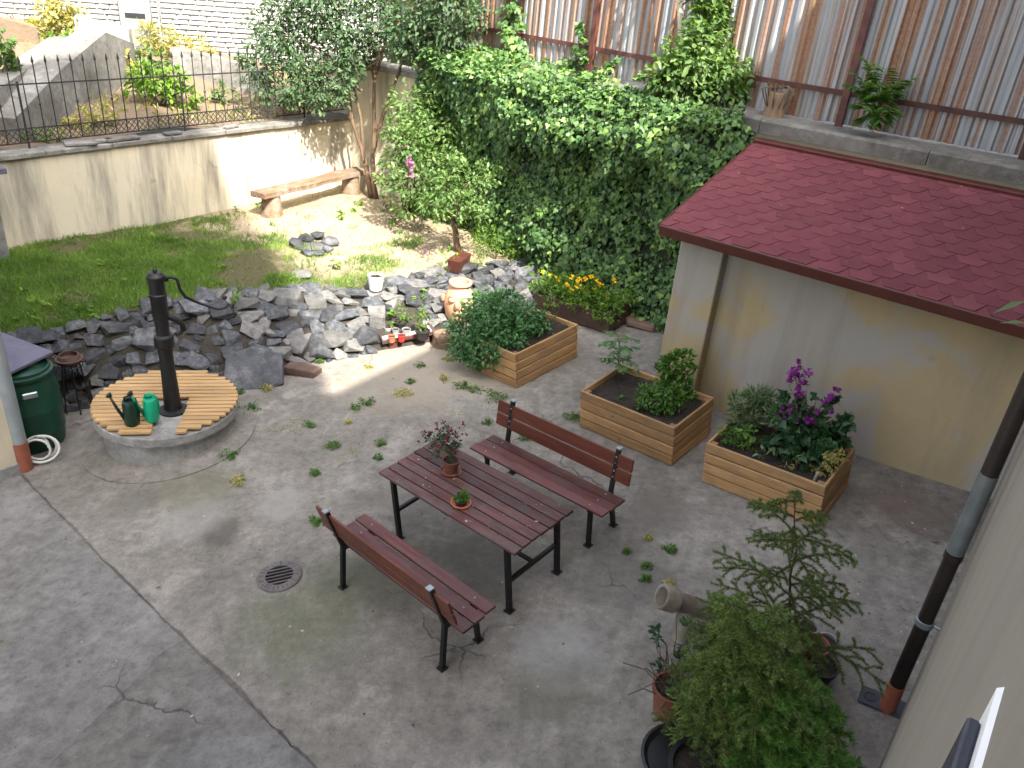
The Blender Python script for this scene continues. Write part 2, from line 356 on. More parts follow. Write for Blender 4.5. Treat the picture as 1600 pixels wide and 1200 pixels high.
def corr_mat():
    s = N('rusty_corrugated_sheet'); v = s.coord('Object', (1, 1, 1)); st = s.coord('Object', (1, 6.5, .10)); st2 = s.coord('Object', (1, 3.2, .05))
    n1 = s.noise(st, 2.0, 5, .62, .1); n2 = s.noise(st2, 2.7, 4, .6, .1); n3 = s.noise(v, 30, 4, .7)
    cc = s.ramp(n1, [(.25, (.19, .21, .235)), (.5, (.30, .315, .33)), (.75, (.43, .44, .45))])
    cc = s.mix(s.ramp(n2, [(.47, 0.0), (.56, .85)]), cc, s.ramp(n3, [(.3, (.14, .055, .02)), (.55, (.26, .115, .042)), (.75, (.31, .18, .09))]))
    cc = s.mix(s.ramp(s.noise(st, 4.4, 4, .6), [(.56, 0.0), (.64, .65)]), cc, (.22, .17, .105))
    cc = s.mix(s.ramp(s.noise(v, 4, 6, .7), [(.6, 0.0), (.7, .5)]), cc, (.20, .17, .15))
    return s.bsdf(cc, .55, s.bump(n3, .15, .004), .15, .4)
M_CORR = corr_mat()
def pre_mat():
    s = N('white_precast_stone'); v = s.coord('World'); n = s.noise(v, 4, 6, .7)
    return s.bsdf(s.ramp(n, [(.3, (.24, .23, .215)), (.7, (.38, .37, .35))]), .9, s.bump(s.noise(v, 14, 5, .7), .6, .03), 0, .2)
M_PRE = pre_mat()
def garden_mat():
    s = N('garden_soil'); v = s.coord('World'); n1 = s.noise(v, 1.6, 6, .65, .3); n2 = s.noise(v, 22, 5, .75)
    sep = s.n('ShaderNodeVectorMath', operation='DOT_PRODUCT'); s.l(s.n('ShaderNodeNewGeometry').outputs['Position'], sep.inputs[0]); sep.inputs[1].default_value = (E2[0], E2[1], 0)
    q = s.math('ADD', s.math('MULTIPLY', s.math('SUBTRACT', sep.outputs['Value'], 7.0), .45), s.math('MULTIPLY', s.math('SUBTRACT', n1, .5), 2.0))
    bare = s.ramp(n2, [(.3, (.20, .15, .095)), (.6, (.36, .29, .20)), (.75, (.46, .39, .29))])
    dirt = s.ramp(n2, [(.3, (.045, .05, .02)), (.7, (.12, .10, .055))])
    cc = s.mix(s.ramp(q, [(0, 0.0), (.5, 1.0)]), dirt, bare)
    return s.bsdf(cc, .95, s.bump(n2, .8, .02), 0, .15)
M_GARD = garden_mat()
M_BANK = simple('bank_soil', (.02, .018, .013), (.055, .047, .034), 8, .95, .8, 40, kind='World', bd=.02)
M_TERR = simple('dry_slope_soil', (.07, .06, .035), (.15, .11, .07), 1.4, .95, .8, 9, kind='World', bd=.03, c=(.17, .10, .07))
M_LAND = simple('far_ground', (.10, .11, .06), (.17, .16, .10), .2, .95, .3, 3, kind='World')
# leaves
L_IVY = leafmat('ivy_leaves', [(.03, .07, .022), (.05, .11, .032), (.075, .15, .042), (.13, .23, .055), (.23, .33, .08)], .5, .22, .4)
L_TREE = leafmat('lilac_leaves', [(.035, .07, .035), (.06, .105, .05), (.085, .14, .065), (.12, .18, .075)], .6, .3, .2)
L_SHRUB = leafmat('shrub_leaves', [(.045, .09, .025), (.08, .15, .04), (.13, .21, .06), (.22, .30, .10)], .45, .35)
L_BRIGHT = leafmat('bright_leaves', [(.05, .11, .015), (.09, .18, .022), (.14, .25, .03), (.22, .33, .05)], .45, .35)
L_POTATO = leafmat('potato_leaves', [(.03, .085, .028), (.055, .14, .045), (.075, .18, .06), (.11, .23, .075)], .5, .3)
L_HERB = leafmat('herb_leaves', [(.03, .08, .012), (.05, .13, .02), (.09, .19, .03), (.15, .26, .05)], .45, .3)
L_GREYG = leafmat('greygreen_leaves', [(.09, .14, .07), (.14, .20, .10), (.19, .25, .14)], .55, .3)
L_DARK = leafmat('dark_leaves', [(.012, .035, .014), (.02, .055, .02), (.032, .08, .03), (.05, .11, .035)], .4, .22)
L_NEEDLE = leafmat('spruce_needles', [(.045, .09, .02), (.09, .15, .032), (.15, .22, .048), (.24, .31, .075)], .5, .2)
L_LARCH = leafmat('larch_needles', [(.04, .07, .018), (.07, .11, .028), (.11, .16, .04), (.16, .21, .06)], .5, .25)
L_GRASS = leafmat('grass_blades', [(.055, .115, .015), (.095, .18, .025), (.15, .25, .04), (.27, .33, .09)], .5, .3)
L_DRY = leafmat('dry_grass', [(.22, .20, .08), (.36, .31, .15), (.46, .40, .22)], .7, .3)
L_YELLOW = leafmat('yellow_flowers', [(.75, .42, .01), (.85, .55, .02), (.9, .65, .05)], .5, .25)
L_PURPLE = leafmat('purple_flowers', [(.13, .012, .14), (.22, .025, .24), (.32, .06, .32)], .5, .3)
L_PINK = leafmat('dark_red_flowers', [(.07, .008, .014), (.14, .018, .03), (.24, .05, .07)], .5, .25)
L_DRYWEED = leafmat('dry_weeds', [(.20, .21, .06), (.32, .30, .10), (.45, .38, .14), (.16, .22, .05)], .6, .35)
L_DEAD = leafmat('dead_leaves', [(.10, .05, .025), (.22, .12, .05), (.45, .40, .33), (.05, .04, .03)], .8, .1)
# ------------------------------------------------------------------ leaf clouds
RG = np.random.default_rng(7)
def unit(a): return a/np.maximum(np.linalg.norm(a, axis=-1, keepdims=True), 1e-9)
TEMPL = {
 'oval': (np.array([(0, 0, 0), (.3, -.24, .05), (.7, -.2, .03), (1, 0, -.08), (.7, .2, .03), (.3, .24, .05)]), [(0, 1, 2, 3), (0, 3, 4, 5)]),
 'kite': (np.array([(0, 0, 0), (.42, -.30, .06), (1, 0, -.1), (.42, .30, .06)]), [(0, 1, 2), (0, 2, 3)]),
 'lance': (np.array([(0, 0, 0), (.4, -.11, .03), (1, 0, -.12), (.4, .11, .03)]), [(0, 1, 2), (0, 2, 3)]),
 'ivy': (np.array([(.22, 0, .05), (0, 0, 0), (-.12, -.30, 0), (.22, -.50, -.03), (.45, -.27, .02), (.95, 0, -.08), (.45, .27, .02), (.22, .50, -.03), (-.12, .30, 0)]),
         [(0, i, i+1) for i in range(1, 8)]+[(0, 8, 1)]),
 'needle': (np.array([(0, -.03, 0), (0, .03, 0), (1, 0, 0)]), [(0, 1, 2)]),
 'blade': (np.array([(0, -.055, 0), (0, .055, 0), (.55, .035, .0), (.55, -.035, .0), (1, 0, -.16)]), None),
 'petal': (np.array([(0, 0, 0), (.6, -.4, .08), (1, 0, 0), (.6, .4, .08)]), [(0, 1, 2), (0, 2, 3)]),
}
def leaf_arrays(P, D, Nn, S, tmpl, rnd=None):
    T, F = TEMPL[tmpl]; n = len(P)
    D = unit(D); Bv = unit(np.cross(Nn, D)); Nv = np.cross(D, Bv)
    S = np.broadcast_to(np.asarray(S, float).reshape(-1, 1, 1), (n, 1, 1))
    V = P[:, None, :] + S*(T[None, :, 0:1]*D[:, None, :]+T[None, :, 1:2]*Bv[:, None, :]+T[None, :, 2:3]*Nv[:, None, :])
    r = RG.random(n) if rnd is None else rnd
    return V, r
def leaf_obj(name, mat, parent, P, D, Nn, S, tmpl, rnd=None, kind=None, world=True):
    V, r = leaf_arrays(P, D, Nn, S, tmpl, rnd); n, K = V.shape[:2]; F = np.array(TEMPL[tmpl][1] if tmpl != 'blade' else [(0, 1, 2), (0, 2, 3), (3, 2, 4)])
    FF = (F[None]+(np.arange(n)*K)[:, None, None]).reshape(-1, F.shape[1]); VV = V.reshape(-1, 3)
    if parent is not None and world:
        inv = np.array(MW[parent.name].inverted()); VV = VV@inv[:3, :3].T+inv[:3, 3]
    o = link(name, np_mesh(name, VV, FF, mat, np.repeat(r, K)), parent)
    if kind: o['kind'] = kind
    return o
def ball(n, shell=.5):
    d = unit(RG.normal(size=(n, 3))); return d*(shell+(1-shell)*RG.random((n, 1)))**.6
def blob_leaves(clusters, dens, size, droop=.3, shell=.35, sub=9):
    """clusters: (centre, radii(3), weight). Leaves sit in sprays: sub-centres in each cluster carry tufts."""
    Ps, Ds, Ns, Ss, Rs = [], [], [], [], []
    for c, r, w in clusters:
        c = np.array(c); r = np.array(r, float); n = max(6, int(dens*w)); k = max(2, n//sub)
        o = ball(k, shell)*r; idx = RG.integers(0, k, n); tint = RG.random(k)
        off = RG.normal(size=(n, 3))*np.minimum(r, r.mean())*.20
        p = o[idx]+off; d = unit(p/r)+RG.normal(size=(n, 3))*.55; d[:, 2] -= droop
        nn = RG.normal(size=(n, 3))*.45+np.array([0, 0, .8])+unit(p/r)*.6
        Ps.append(p+c); Ds.append(d); Ns.append(nn); Ss.append(size*(.6+.7*RG.random(n))); Rs.append(np.clip(.55*tint[idx]+.45*RG.random(n), 0, 1))
    return np.concatenate(Ps), np.concatenate(Ds), np.concatenate(Ns), np.concatenate(Ss), np.concatenate(Rs)
def bent(a, b, k=4, wob=.08):
    a, b = np.array(a, float), np.array(b, float); L = np.linalg.norm(b-a); out = []
    for i in range(k+1):
        t = i/k; p = a+(b-a)*t
        if 0 < i < k: p = p+RG.normal(size=3)*L*wob*.6
        p[2] += L*.12*math.sin(math.pi*t)*.6; out.append(p)
    return out
def cl_px(lst, base, depth=0):
    out = []
    for q in lst:
        px, py, rp = q[:3]; off = q[3] if len(q) > 3 else 0
        c = face_on((px, py), base, depth+off); r = rp*mpp(c); out.append((c, (r, r*.9, r*(q[4] if len(q) > 4 else .85)), (rp/40)**2))
    return out
def shrub(name, label, cat, base, clusters, dens, size, tmpl, lm, bm=None, stem_r=.02, group=None, droop=.3, trunk='stem', crown='foliage', fork=None, shell=.35, sub=9):
    t = thing(name, label, cat, base, group); mb = MB(); f = np.array(fork if fork is not None else base, float)
    if fork is not None: mb.tube(bent(base, f, 4, .04), [stem_r*1.3, stem_r*1.15, stem_r, stem_r, stem_r*.9], 8)
    for c, r, w in clusters: mb.tube(bent(f, c, 4), [stem_r*.8, stem_r*.65, stem_r*.5, stem_r*.35, stem_r*.15], 6)
    mb.build(trunk, bm or M_TWIG, t, True, world=True)
    P, D, Nn, S, R = blob_leaves(clusters, dens, size, droop, shell, sub)
    leaf_obj(crown, lm, t, P, D, Nn, S, tmpl, R)
    return t
# ------------------------------------------------------------------ ground, paving, garden
def quad_grid(fn, ns, nt_):
    V = np.array([fn(i/(ns-1), j/(nt_-1)) for i in range(ns) for j in range(nt_)]); F = [(i*nt_+j, (i+1)*nt_+j, (i+1)*nt_+j+1, i*nt_+j+1) for i in range(ns-1) for j in range(nt_-1)]
    return V, F
g = MB().box((0, 0, -2.6), (3000, 3000, 1)).build('ground', M_LAND); tag(g, kind='structure')
sub = MB(); q = [xy(*p) for p in ((-5, -.5), (10.8, -.5), (10.8, 10.4), (-5, 10.4))]
sub.add([(p[0], p[1], G(*p)-.035) for p in q]+[(p[0], p[1], G(*p)-.3) for p in q], [(0, 1, 2, 3), (0, 4, 5, 1), (1, 5, 6, 2), (2, 6, 7, 3), (3, 7, 4, 0)])
tag(sub.build('sub_base', M_SUB), kind='structure')
rnd = random.Random(3)
def crack(pxs, ext0=None, ext1=None):
    P = [gp(p)[:2] for p in pxs]
    def extend(a, b, edge):
        d = b-a; d /= np.linalg.norm(d); axis, val = edge; Ev = E2 if axis == 'u' else E1
        t = (val-b@Ev)/(d@Ev); return b+d*t
    if ext0: P = [extend(P[2], P[0], ext0)]+P
    if ext1: P = P+[extend(P[-3], P[-1], ext1)]
    out = []
    for a, b in zip(P[:-1], P[1:]):
        k = max(1, int(np.linalg.norm(b-a)/.05))
        for i in range(k):
            p = a+(b-a)*i/k
            if i: p = p+np.array([rnd.gauss(0, .009), rnd.gauss(0, .009)])
            out.append(p)
    out.append(P[-1]); return out
def off(path, side, w):
    out = []
    for i, p in enumerate(path):
        t = path[min(i+1, len(path)-1)]-path[max(i-1, 0)]; t = t/np.linalg.norm(t); n = np.array([-t[1], t[0]])
        out.append(p+n*side*w*(.35+1.3*abs(noise.noise(Vector((p[0]*3, p[1]*3, 1))))))
    return out
A1 = crack([(100, 810), (121, 825), (156, 869), (183, 892), (208, 917), (242, 948), (252, 965), (290, 995)], ext0=('v', 10))
A2 = crack([(290, 995), (317, 1023), (354, 1054), (379, 1079), (431, 1138)])
A3 = crack([(431, 1138), (471, 1175), (500, 1203), (540, 1240)], ext1=('u', -4))
Bc = crack([(290, 995), (246, 1025), (227, 1048), (169, 1102), (146, 1125), (75, 1200)], ext1=('u', -4))
Cc = crack([(431, 1138), (404, 1150), (310, 1152), (258, 1162), (225, 1196)], ext1=('u', -4))
def slab(name, poly, mat, parent, dz=0):
    top = [(p[0], p[1], G(p[0], p[1])+dz) for p in poly]; bot = [(a, b, c-.06) for a, b, c in top]; n = len(poly)
    return MB().add(top+bot, [tuple(range(n))]+[(i, i+n, (i+1) % n+n, (i+1) % n) for i in range(n)]).build(name, mat, parent)
pave = link('paving', None); tag(pave, kind='structure')
wA, wB, wC = .0065, .0055, .005
full = A1+A2[1:]+A3[1:]
slab('concrete_slab', off(full, 1, wA)+[xy(-4, -.3), xy(10.7, -.3), xy(10.7, 10)], M_CONC, pave)
slab('concrete_slab', off(A1, -1, wA)+off(Bc, 1, wB)+[xy(-4, 10)], M_CONC_B, pave, -.004)
slab('concrete_slab', off(A2, -1, wA)+off(Cc, 1, wC)+off(Bc, -1, wB)[::-1], M_CONC_D, pave, -.006)
slab('concrete_slab', off(A3, -1, wA)+off(Cc, -1, wC)[::-1], M_CONC_B, pave, -.005)
# the raised garden: bank from base line to top line, then lawn up to the left wall
BL = np.array([(.6, 10.4), (2.4, 9.85), (3.74, 9.10), (5.49, 8.05), (6.64, 7.36), (7.58, 6.72), (8.74, 6.5), (9.44, 6.3), (10.4, 6.2)])
TL = np.array([(.6, 10.8), (2.4, 10.15), (3.9, 9.62), (5.3, 9.28), (6.36, 9.0), (7.44, 8.17), (8.9, 7.9), (9.7, 7.6), (10.6, 7.3)])
FL = np.array([(.6, 12.7), (2.2, 12.7), (3.9, 12.7), (5.3, 12.7), (6.6, 12.7), (7.9, 12.7), (9.3, 12.7), (10.4, 12.7), (11.6, 12.7)])
def pl(L, s): k = s*(len(L)-1); return np.array([np.interp(k, range(len(L)), L[:, 0]), np.interp(k, range(len(L)), L[:, 1])])
def lawn_pt(s, t):
    a, b = pl(TL, s), pl(FL, s); q = a+(b-a)*t; p = xy(*q); k = 0.022*noise.noise(Vector((p[0]*2.4, p[1]*2.4, 0)))+.03*noise.noise(Vector((p[0]*.8, p[1]*.8, 4)))
    return np.array([p[0], p[1], gardz(*q)+k*1.2-.03*(1-t)])
def bank_pt(s, t):
    a, b = pl(BL, s), pl(TL, s); q = a+(b-a)*t; p = xy(*q); z0 = G(*xy(*a))-.08; z1 = gardz(*b)-.03; e = t**.75
    return np.array([p[0], p[1], z0+(z1-z0)*e])
V1, F1 = quad_grid(lawn_pt, 170, 60); V2, F2 = quad_grid(bank_pt, 170, 10)
tag(link('garden_bank', np_mesh('garden_bank', V2, F2, M_BANK, smooth=True)), kind='structure')
me = np_mesh('garden_ground', V1, F1, M_GARD, smooth=True)
tag(link('garden_ground', me), kind='structure')
def terr_pt(s, t):
    u, v = -14+44*s, 12.74+24*t; z = terr(u, v)+.15*noise.noise(Vector((u*.6, v*.6, 0))); p = xy(u, v); return np.array([p[0], p[1], z])
Vt, Ft = quad_grid(terr_pt, 90, 60); tag(link('terrain', np_mesh('terrain', Vt, Ft, M_TERR, smooth=True)), kind='structure')
# grass and dry tufts of the lawn
def lawn_scatter(n, keep):
    out = []
    s = RG.random(n); t = RG.random(n)
    for a, b in zip(s, t):
        p = lawn_pt(a, .01+.98*b); q = uv(p)
        if RG.random() < keep(q[0], q[1], p): out.append(p)
    return np.array(out)
def kgreen(u, v, p):
    nz = noise.noise(Vector((p[0]*1.1, p[1]*1.1, 2)))+.5*noise.noise(Vector((p[0]*3.5, p[1]*3.5, 7)))
    return min(1, max(0.02, (7.4-u-.2*(v-10))*.42+nz*1.7+.25))
def kdry(u, v, p): return min(1, max(.0, (u-5.6)*.3+noise.noise(Vector((p[0]*2, p[1]*2, 9)))*.8))*.35
def blades(name, mat, P, size, label):
    n = len(P); D = RG.normal(size=(n, 3))*.55; D[:, 2] = .9; lum = np.array([.5+.8*noise.noise(Vector((p[0]*1.7, p[1]*1.7, 3))) for p in P])
    o = leaf_obj(name, mat, None, P, D, RG.normal(size=(n, 3)), size*(.5+.8*RG.random(n)), 'blade', np.clip(lum*.6+.4*RG.random(n)-.05, 0, 1))
    return tag(o, label, 'grass', kind='stuff')
blades('grass', L_GRASS, lawn_scatter(130000, kgreen), .085, 'green uneven lawn grass in front of the long cream wall')
blades('dry_grass', L_DRY, lawn_scatter(15000, kdry), .06, 'straw coloured dry grass on the bare sunlit soil')
# ------------------------------------------------------------------ rock bank
ROCKS = []
def rock_mesh(seed, mat, flat=(1, .75, .55), n=13):
    r = np.random.default_rng(seed); bm = bmesh.new()
    for _ in range(n):
        d = unit(r.normal(size=3)); p = np.sign(d)*np.abs(d)**.55; bm.verts.new(Vector(p*np.array(flat)*.5*(.8+.3*r.random())))
    res = bmesh.ops.convex_hull(bm, input=bm.verts); bmesh.ops.delete(bm, geom=[e for e in res['geom_interior'] if isinstance(e, bmesh.types.BMVert)], context='VERTS')
    bmesh.ops.bevel(bm, geom=bm.edges[:], offset=.012, segments=1, affect='EDGES')
    bmesh.ops.recalc_face_normals(bm, faces=bm.faces[:])
    me = bpy.data.meshes.new('stone'); bm.to_mesh(me); bm.free(); me.materials.append(mat); return me
for i in range(16): ROCKS.append(rock_mesh(i, M_SLATE, [(1, .72, .42), (1, .6, .36), (1, .85, .48), (1, .7, .28)][i % 4]))
ROCKP = [rock_mesh(100+i, M_SLATE_P, [(1, .7, .45), (1, .8, .35)][i % 2]) for i in range(5)]
rb = thing('dry_stone_bank', 'bank of piled dark slate stones holding up the raised garden', 'stone wall', W(6.5, 8, 0))
inv = MW[rb.name].inverted(); placed = []
rr = random.Random(11)
CLEAR = [(gp((608, 540)), .16), (gp((640, 535)), .2), (gp((668, 530)), .18), (gp((640, 515)), .16), (gp((620, 525)), .14), (gp((735, 530)), .25)]
for phase, (smin, smax, cnt) in enumerate([(.32, .46, 300), (.21, .32, 2200), (.14, .20, 2600)]):
    for _ in range(cnt):
        s = rr.uniform(.17, .995); t = rr.uniform(0.02, 1.04); sz = rr.uniform(smin, smax)
        mid = math.exp(-((s-.52)/.14)**2)
        if phase == 0 and rr.random() > .25+.75*mid: continue
        p = bank_pt(s, min(t, 1)); 
        if any(np.hypot(*(p-k_)[:2]) < r_+sz*.3 for k_, r_ in CLEAR): continue
        if any((p-q)@(p-q) < ((sz+z)*.275)**2 for q, z in placed): continue
        if len(placed) >= 300: break
        placed.append((p, sz)); ds = bank_pt(min(s+.01, 1), min(t, 1))-bank_pt(max(s-.01, 0), min(t, 1)); dt = bank_pt(s, min(1, t+.05))-bank_pt(s, max(0, min(1, t)-.05))
        nrm = Vector(np.cross(ds, dt)).normalized(); nrm = nrm if nrm.z > 0 else -nrm; nrm = (nrm+Vector((rr.gauss(0, .24), rr.gauss(0, .24), .45+rr.gauss(0, .2)))).normalized()
        xa = Vector(ds).normalized(); xa = (xa-nrm*xa.dot(nrm)).normalized(); ya = nrm.cross(xa); a = rr.gauss(0, .35)
        R = Matrix((xa, ya, nrm)).transposed().to_4x4() @ Matrix.Rotation(a, 4, 'Z') @ Matrix.Scale(sz*1.12, 4)
        pale = rr.random() < (.05 if s < .42 else (.6 if s < .66 else .3)); me = rr.choice(ROCKP if pale else ROCKS)  # pale share follows the sunlit stretch, so sun is put into stone colour
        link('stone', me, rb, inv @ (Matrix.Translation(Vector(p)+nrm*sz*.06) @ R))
# ------------------------------------------------------------------ house with the camera's window, and the wing at the left
ho = thing('house', 'greige plastered house wall running along the right edge behind the downpipe', 'house', W(4, -1, .1))
def uvbox(mb, u0, u1, v0, v1, z0, z1, b=0):
    c = W((u0+u1)/2, (v0+v1)/2, (z0+z1)/2); return mb.box(c, (u1-u0, v1-v0, z1-z0), b, Matrix.Rotation(TH, 3, 'Z'))
uvbox(MB(), -9, 9.85, -9, -.085, -1, 8.85).build('wall', M_HOUSE, ho, world=True)
uvbox(MB(), -9, .35, -4, -.086, 9.01, 22).build('shadow_caster_tall', M_CREAM2, ho, world=True)  # unseen block, added and shaped to shade the lawn and left wall
uvbox(MB(), 6.4, 9.86, -4, -.086, 9.01, 9.5).build('shadow_caster_low', M_CREAM2, ho, world=True)  # unseen block, added to shade the fence and the right part of the ivy
uvbox(MB(), -9, 9.9, -9, -.05, 8.85, 9.0, .02).build('roof', M_FASCIA, ho, world=True)
lw = thing('house_wing', 'cream plastered wing at the lower left edge behind the grey downpipe', 'house', W(1, 9, -.5))
uvbox(MB(), -4, 2.72, 8.30, 10.6, -1.3, 6.5).build('wall', M_CREAM2, lw, world=True)
uvbox(MB(), -4, 2.735, 8.285, 8.6, -1.3, -.42, .01).build('plinth', M_CEMENT, lw, world=True)
# ------------------------------------------------------------------ left garden wall and iron railing
gw = thing('garden_wall', 'long cream plastered wall with grey coping behind the lawn', 'wall', W(6, 12.6, .4))
def wall_face(mb, u0, u1, v, z0, z1, th, n=60, m=12):   # gently uneven plaster face, box behind
    def fn(s, t):
        u, z = u0+(u1-u0)*s, z0+(z1-z0)*t; return W(u, v+.012*noise.noise(Vector((u*1.5, z*1.5, 0))), z)
    V, F = quad_grid(fn, n, m); mb.add(V, [f for f in F]); uvbox(mb, u0, u1, v+.02, v+th, z0, z1-.001)
wf = MB(); wall_face(wf, .3, 11.22, 12.45, -.6, 1.70, .32); wf.build('wall', M_CREAM, gw, world=True)
for i in range(11):
    u0 = .3+i*1.0; z = 1.70+rr.uniform(0, .012); uvbox(MB(), u0+.004, min(u0+.996, 11.24), 12.39+rr.uniform(-.015, .015), 12.80, z, z+.075, .012).build('coping_stone', M_COPING, gw, world=True)
for (px, w_, l_) in (((125, 219), .2, .45), ((190, 214), .15, .55), ((160, 217), .1, .3), ((268, 201), .12, .3), ((360, 188), .1, .28)):
    P = on_vv(px, 12.5); o = MB().box((0, 0, 0), (l_, w_, .05), .012).build('loose_slate', M_SLATE_P, None, m=Matrix.Translation(Vector((P[0], P[1], 1.812))) @ Matrix.Rotation(TH+rr.gauss(0, .15), 4, 'Z'))
    tag(o, {125: 'short loose grey stone at the left on the cream wall coping', 190: 'longest loose flat stone on the cream wall coping', 160: 'small loose stone between two flat stones on the wall coping', 268: 'loose stone near the middle of the cream wall coping', 360: 'loose stone on the coping nearest the tree branches'}[px[0]], 'stone', 'loose stones on the garden wall')
rl = thing('iron_railing', 'black wrought iron railing with spear tips on the cream garden wall', 'railing', W(6, 12.64, 1.8))
inv = MW[rl.name].inverted()
pk = MB().tube([(0, 0, 0), (0, 0, 1.08)], .0085, 6); pk.lathe([(.008, 1.07), (.022, 1.10), (.0, 1.19)], 6); pkm = pk.mesh('picket', M_RAIL)
pk.lathe([(.008, .50), (.024, .53), (.008, .56)], 8); pkm2 = pk.mesh('picket', M_RAIL)
k = 0; u = 2.6
while u < 11.15:
    link('picket', pkm2 if k % 3 == 1 else pkm, rl, inv @ (Matrix.Translation(Vector(W(u, 12.64, 1.86))))); u += .178; k += 1
for z in (1.865, 2.06, 2.66): MB().tube([W(2.5, 12.64+.012, z), W(11.2, 12.64+.012, z)], .011, 6).build('rail', M_RAIL, rl, world=True)
la = MB(); u = 2.6
while u < 11.0: la.tube([W(u, 12.655, 1.87), W(u+.178, 12.655, 2.06)], .006, 5); la.tube([W(u+.178, 12.665, 1.87), W(u, 12.665, 2.06)], .006, 5); u += .089
la.build('lattice', M_RAIL, rl, world=True)
for u in (2.7, 5.2, 7.7, 10.2): MB().tube([W(u, 12.66, 1.75), W(u, 12.66, 2.7)], .016, 6).build('post', M_RAIL, rl, world=True)
pc = on_vv((2, 262), 12.3); pz = thing('gate_pillar', 'slate capped pillar end cut by the left edge above the lawn', 'pillar', (pc[0], pc[1], .3), m=uframe(uv(pc)[0]-.33, 12.25, .3))
MB().box((0, 0, .67), (.26, .26, 1.34), .01).build('shaft', M_SLATE_P, pz)
MB().add([(-.27, -.27, 1.34), (.27, -.27, 1.34), (.27, .27, 1.34), (-.27, .27, 1.34), (-.27, -.27, 1.41), (.27, -.27, 1.41), (.27, .27, 1.41), (-.27, .27, 1.41), (0, 0, 1.66)],
    [(3, 2, 1, 0), (0, 1, 5, 4), (1, 2, 6, 5), (2, 3, 7, 6), (3, 0, 4, 7), (4, 5, 8), (5, 6, 8), (6, 7, 8), (7, 4, 8)]).build('cap', M_SLATEFAB, pz)
# ------------------------------------------------------------------ boundary wall, coping, corrugated fence
bw = thing('boundary_wall', 'tall cream boundary wall with thick weathered concrete coping below the corrugated fence', 'wall', W(10, 5, .2))
SK = .165
def ub(v): return 9.95+max(0, v-3.7)*SK                  # the boundary wall veers away left of the shed
def Wb(du, v, z): return W(ub(v)+du, v, z)
def bbox(du0, du1, v0, v1, z0, z1, ch=.0):
    mb = MB()
    if ch: 
        ring = [(du0, z0), (du0, z1-ch), (du0+ch, z1), (du1, z1), (du1, z0)]
    else: ring = [(du0, z0), (du0, z1), (du1, z1), (du1, z0)]
    n = len(ring); mb.v += [tuple(Wb(a, v0, z)) for a, z in ring]+[tuple(Wb(a, v1, z)) for a, z in ring]
    mb.f += [tuple(range(n)), tuple(range(2*n-1, n-1, -1))]+[(i, n+i, n+(i+1) % n, (i+1) % n) for i in range(n)]
    return mb
bbox(0, .65, -.3, 3.7, -.5, 3.17).build('wall', M_CREAM2, bw, world=True); bbox(0, .65, 3.7, 10.4, -.5, 3.17).build('wall', M_CREAM2, bw, world=True)
uvbox(MB(), 11.2, 11.6, 9.6, 13.2, -.5, 2.72).build('wall', M_CREAM, bw, world=True)
uvbox(MB(), 11.12, 11.7, 10.5, 13.2, 2.72, 2.82, .015).build('coping_stone', M_COPING, bw, world=True)
for v0, v1 in ((-.3, 1.75), (1.76, 3.69), (3.70, 5.9), (5.91, 8.1), (8.11, 10.4)):
    k_ = rr.uniform(-.015, .015); bbox(-.09+k_, .8, v0, v1, 3.17, 3.34+rr.uniform(-.006, .006), .03).build('coping_stone', M_COPING, bw, world=True)
bbox(.75, 6, -6, 3.7, -1, 3.30).build('ground_fill', M_TERR, bw, world=True); bbox(.75, 6, 3.7, 12.4, -1, 3.30).build('ground_fill', M_TERR, bw, world=True)
cf = thing('corrugated_fence', 'tall fence of rusty corrugated metal sheets on the boundary wall', 'fence', W(10.45, 5, 3.35))
inv = MW[cf.name].inverted()
def corr_mesh():
    mb = MB(); w_ = 1.06; pitch = .133; prof = []; y = 0
    while y < w_-1e-6:
        prof += [(y, 0), (y+.045, 0), (y+.066, -.032), (y+.112, -.032)]; y += pitch
    prof.append((w_, 0)); n = len(prof); zs = (0, .7, 1.5, 2.3)
    for z in zs: mb.v += [(x, y, z) for y, x in prof]
    for j in range(len(zs)-1):
        for i in range(n-1): a = j*n+i; mb.f.append((a, a+n, a+n+1, a+1))
    return mb.mesh('corrugated_sheet', M_CORR)
cm = corr_mesh(); v = -1.0; i = 0
while v < 11.5:
    gap = -.03; yk = -math.atan((ub(v+1.06)-ub(v))/1.06)
    link('corrugated_sheet', cm, cf, inv @ (uframe(ub(v)+.51+.006*(i % 2), v, 3.36+rr.uniform(-.02, .02), yk) @ Matrix.Rotation(rr.gauss(0, .006), 4, 'X'))); v += 1.064+gap; i += 1
for v in (-1.05, .93, 2.92, 4.9, 6.86, 8.7, 10.6): bbox(.385, .45, v-.04, v+.04, 3.33, 5.7).build('post', M_MAROON, cf, world=True)
for z in (3.68, 5.2):
    for v0, v1 in ((-1, 3.7), (3.7, 11.2)): bbox(.452, .472, v0, v1, z, z+.06).build('rail', M_MAROON, cf, world=True)
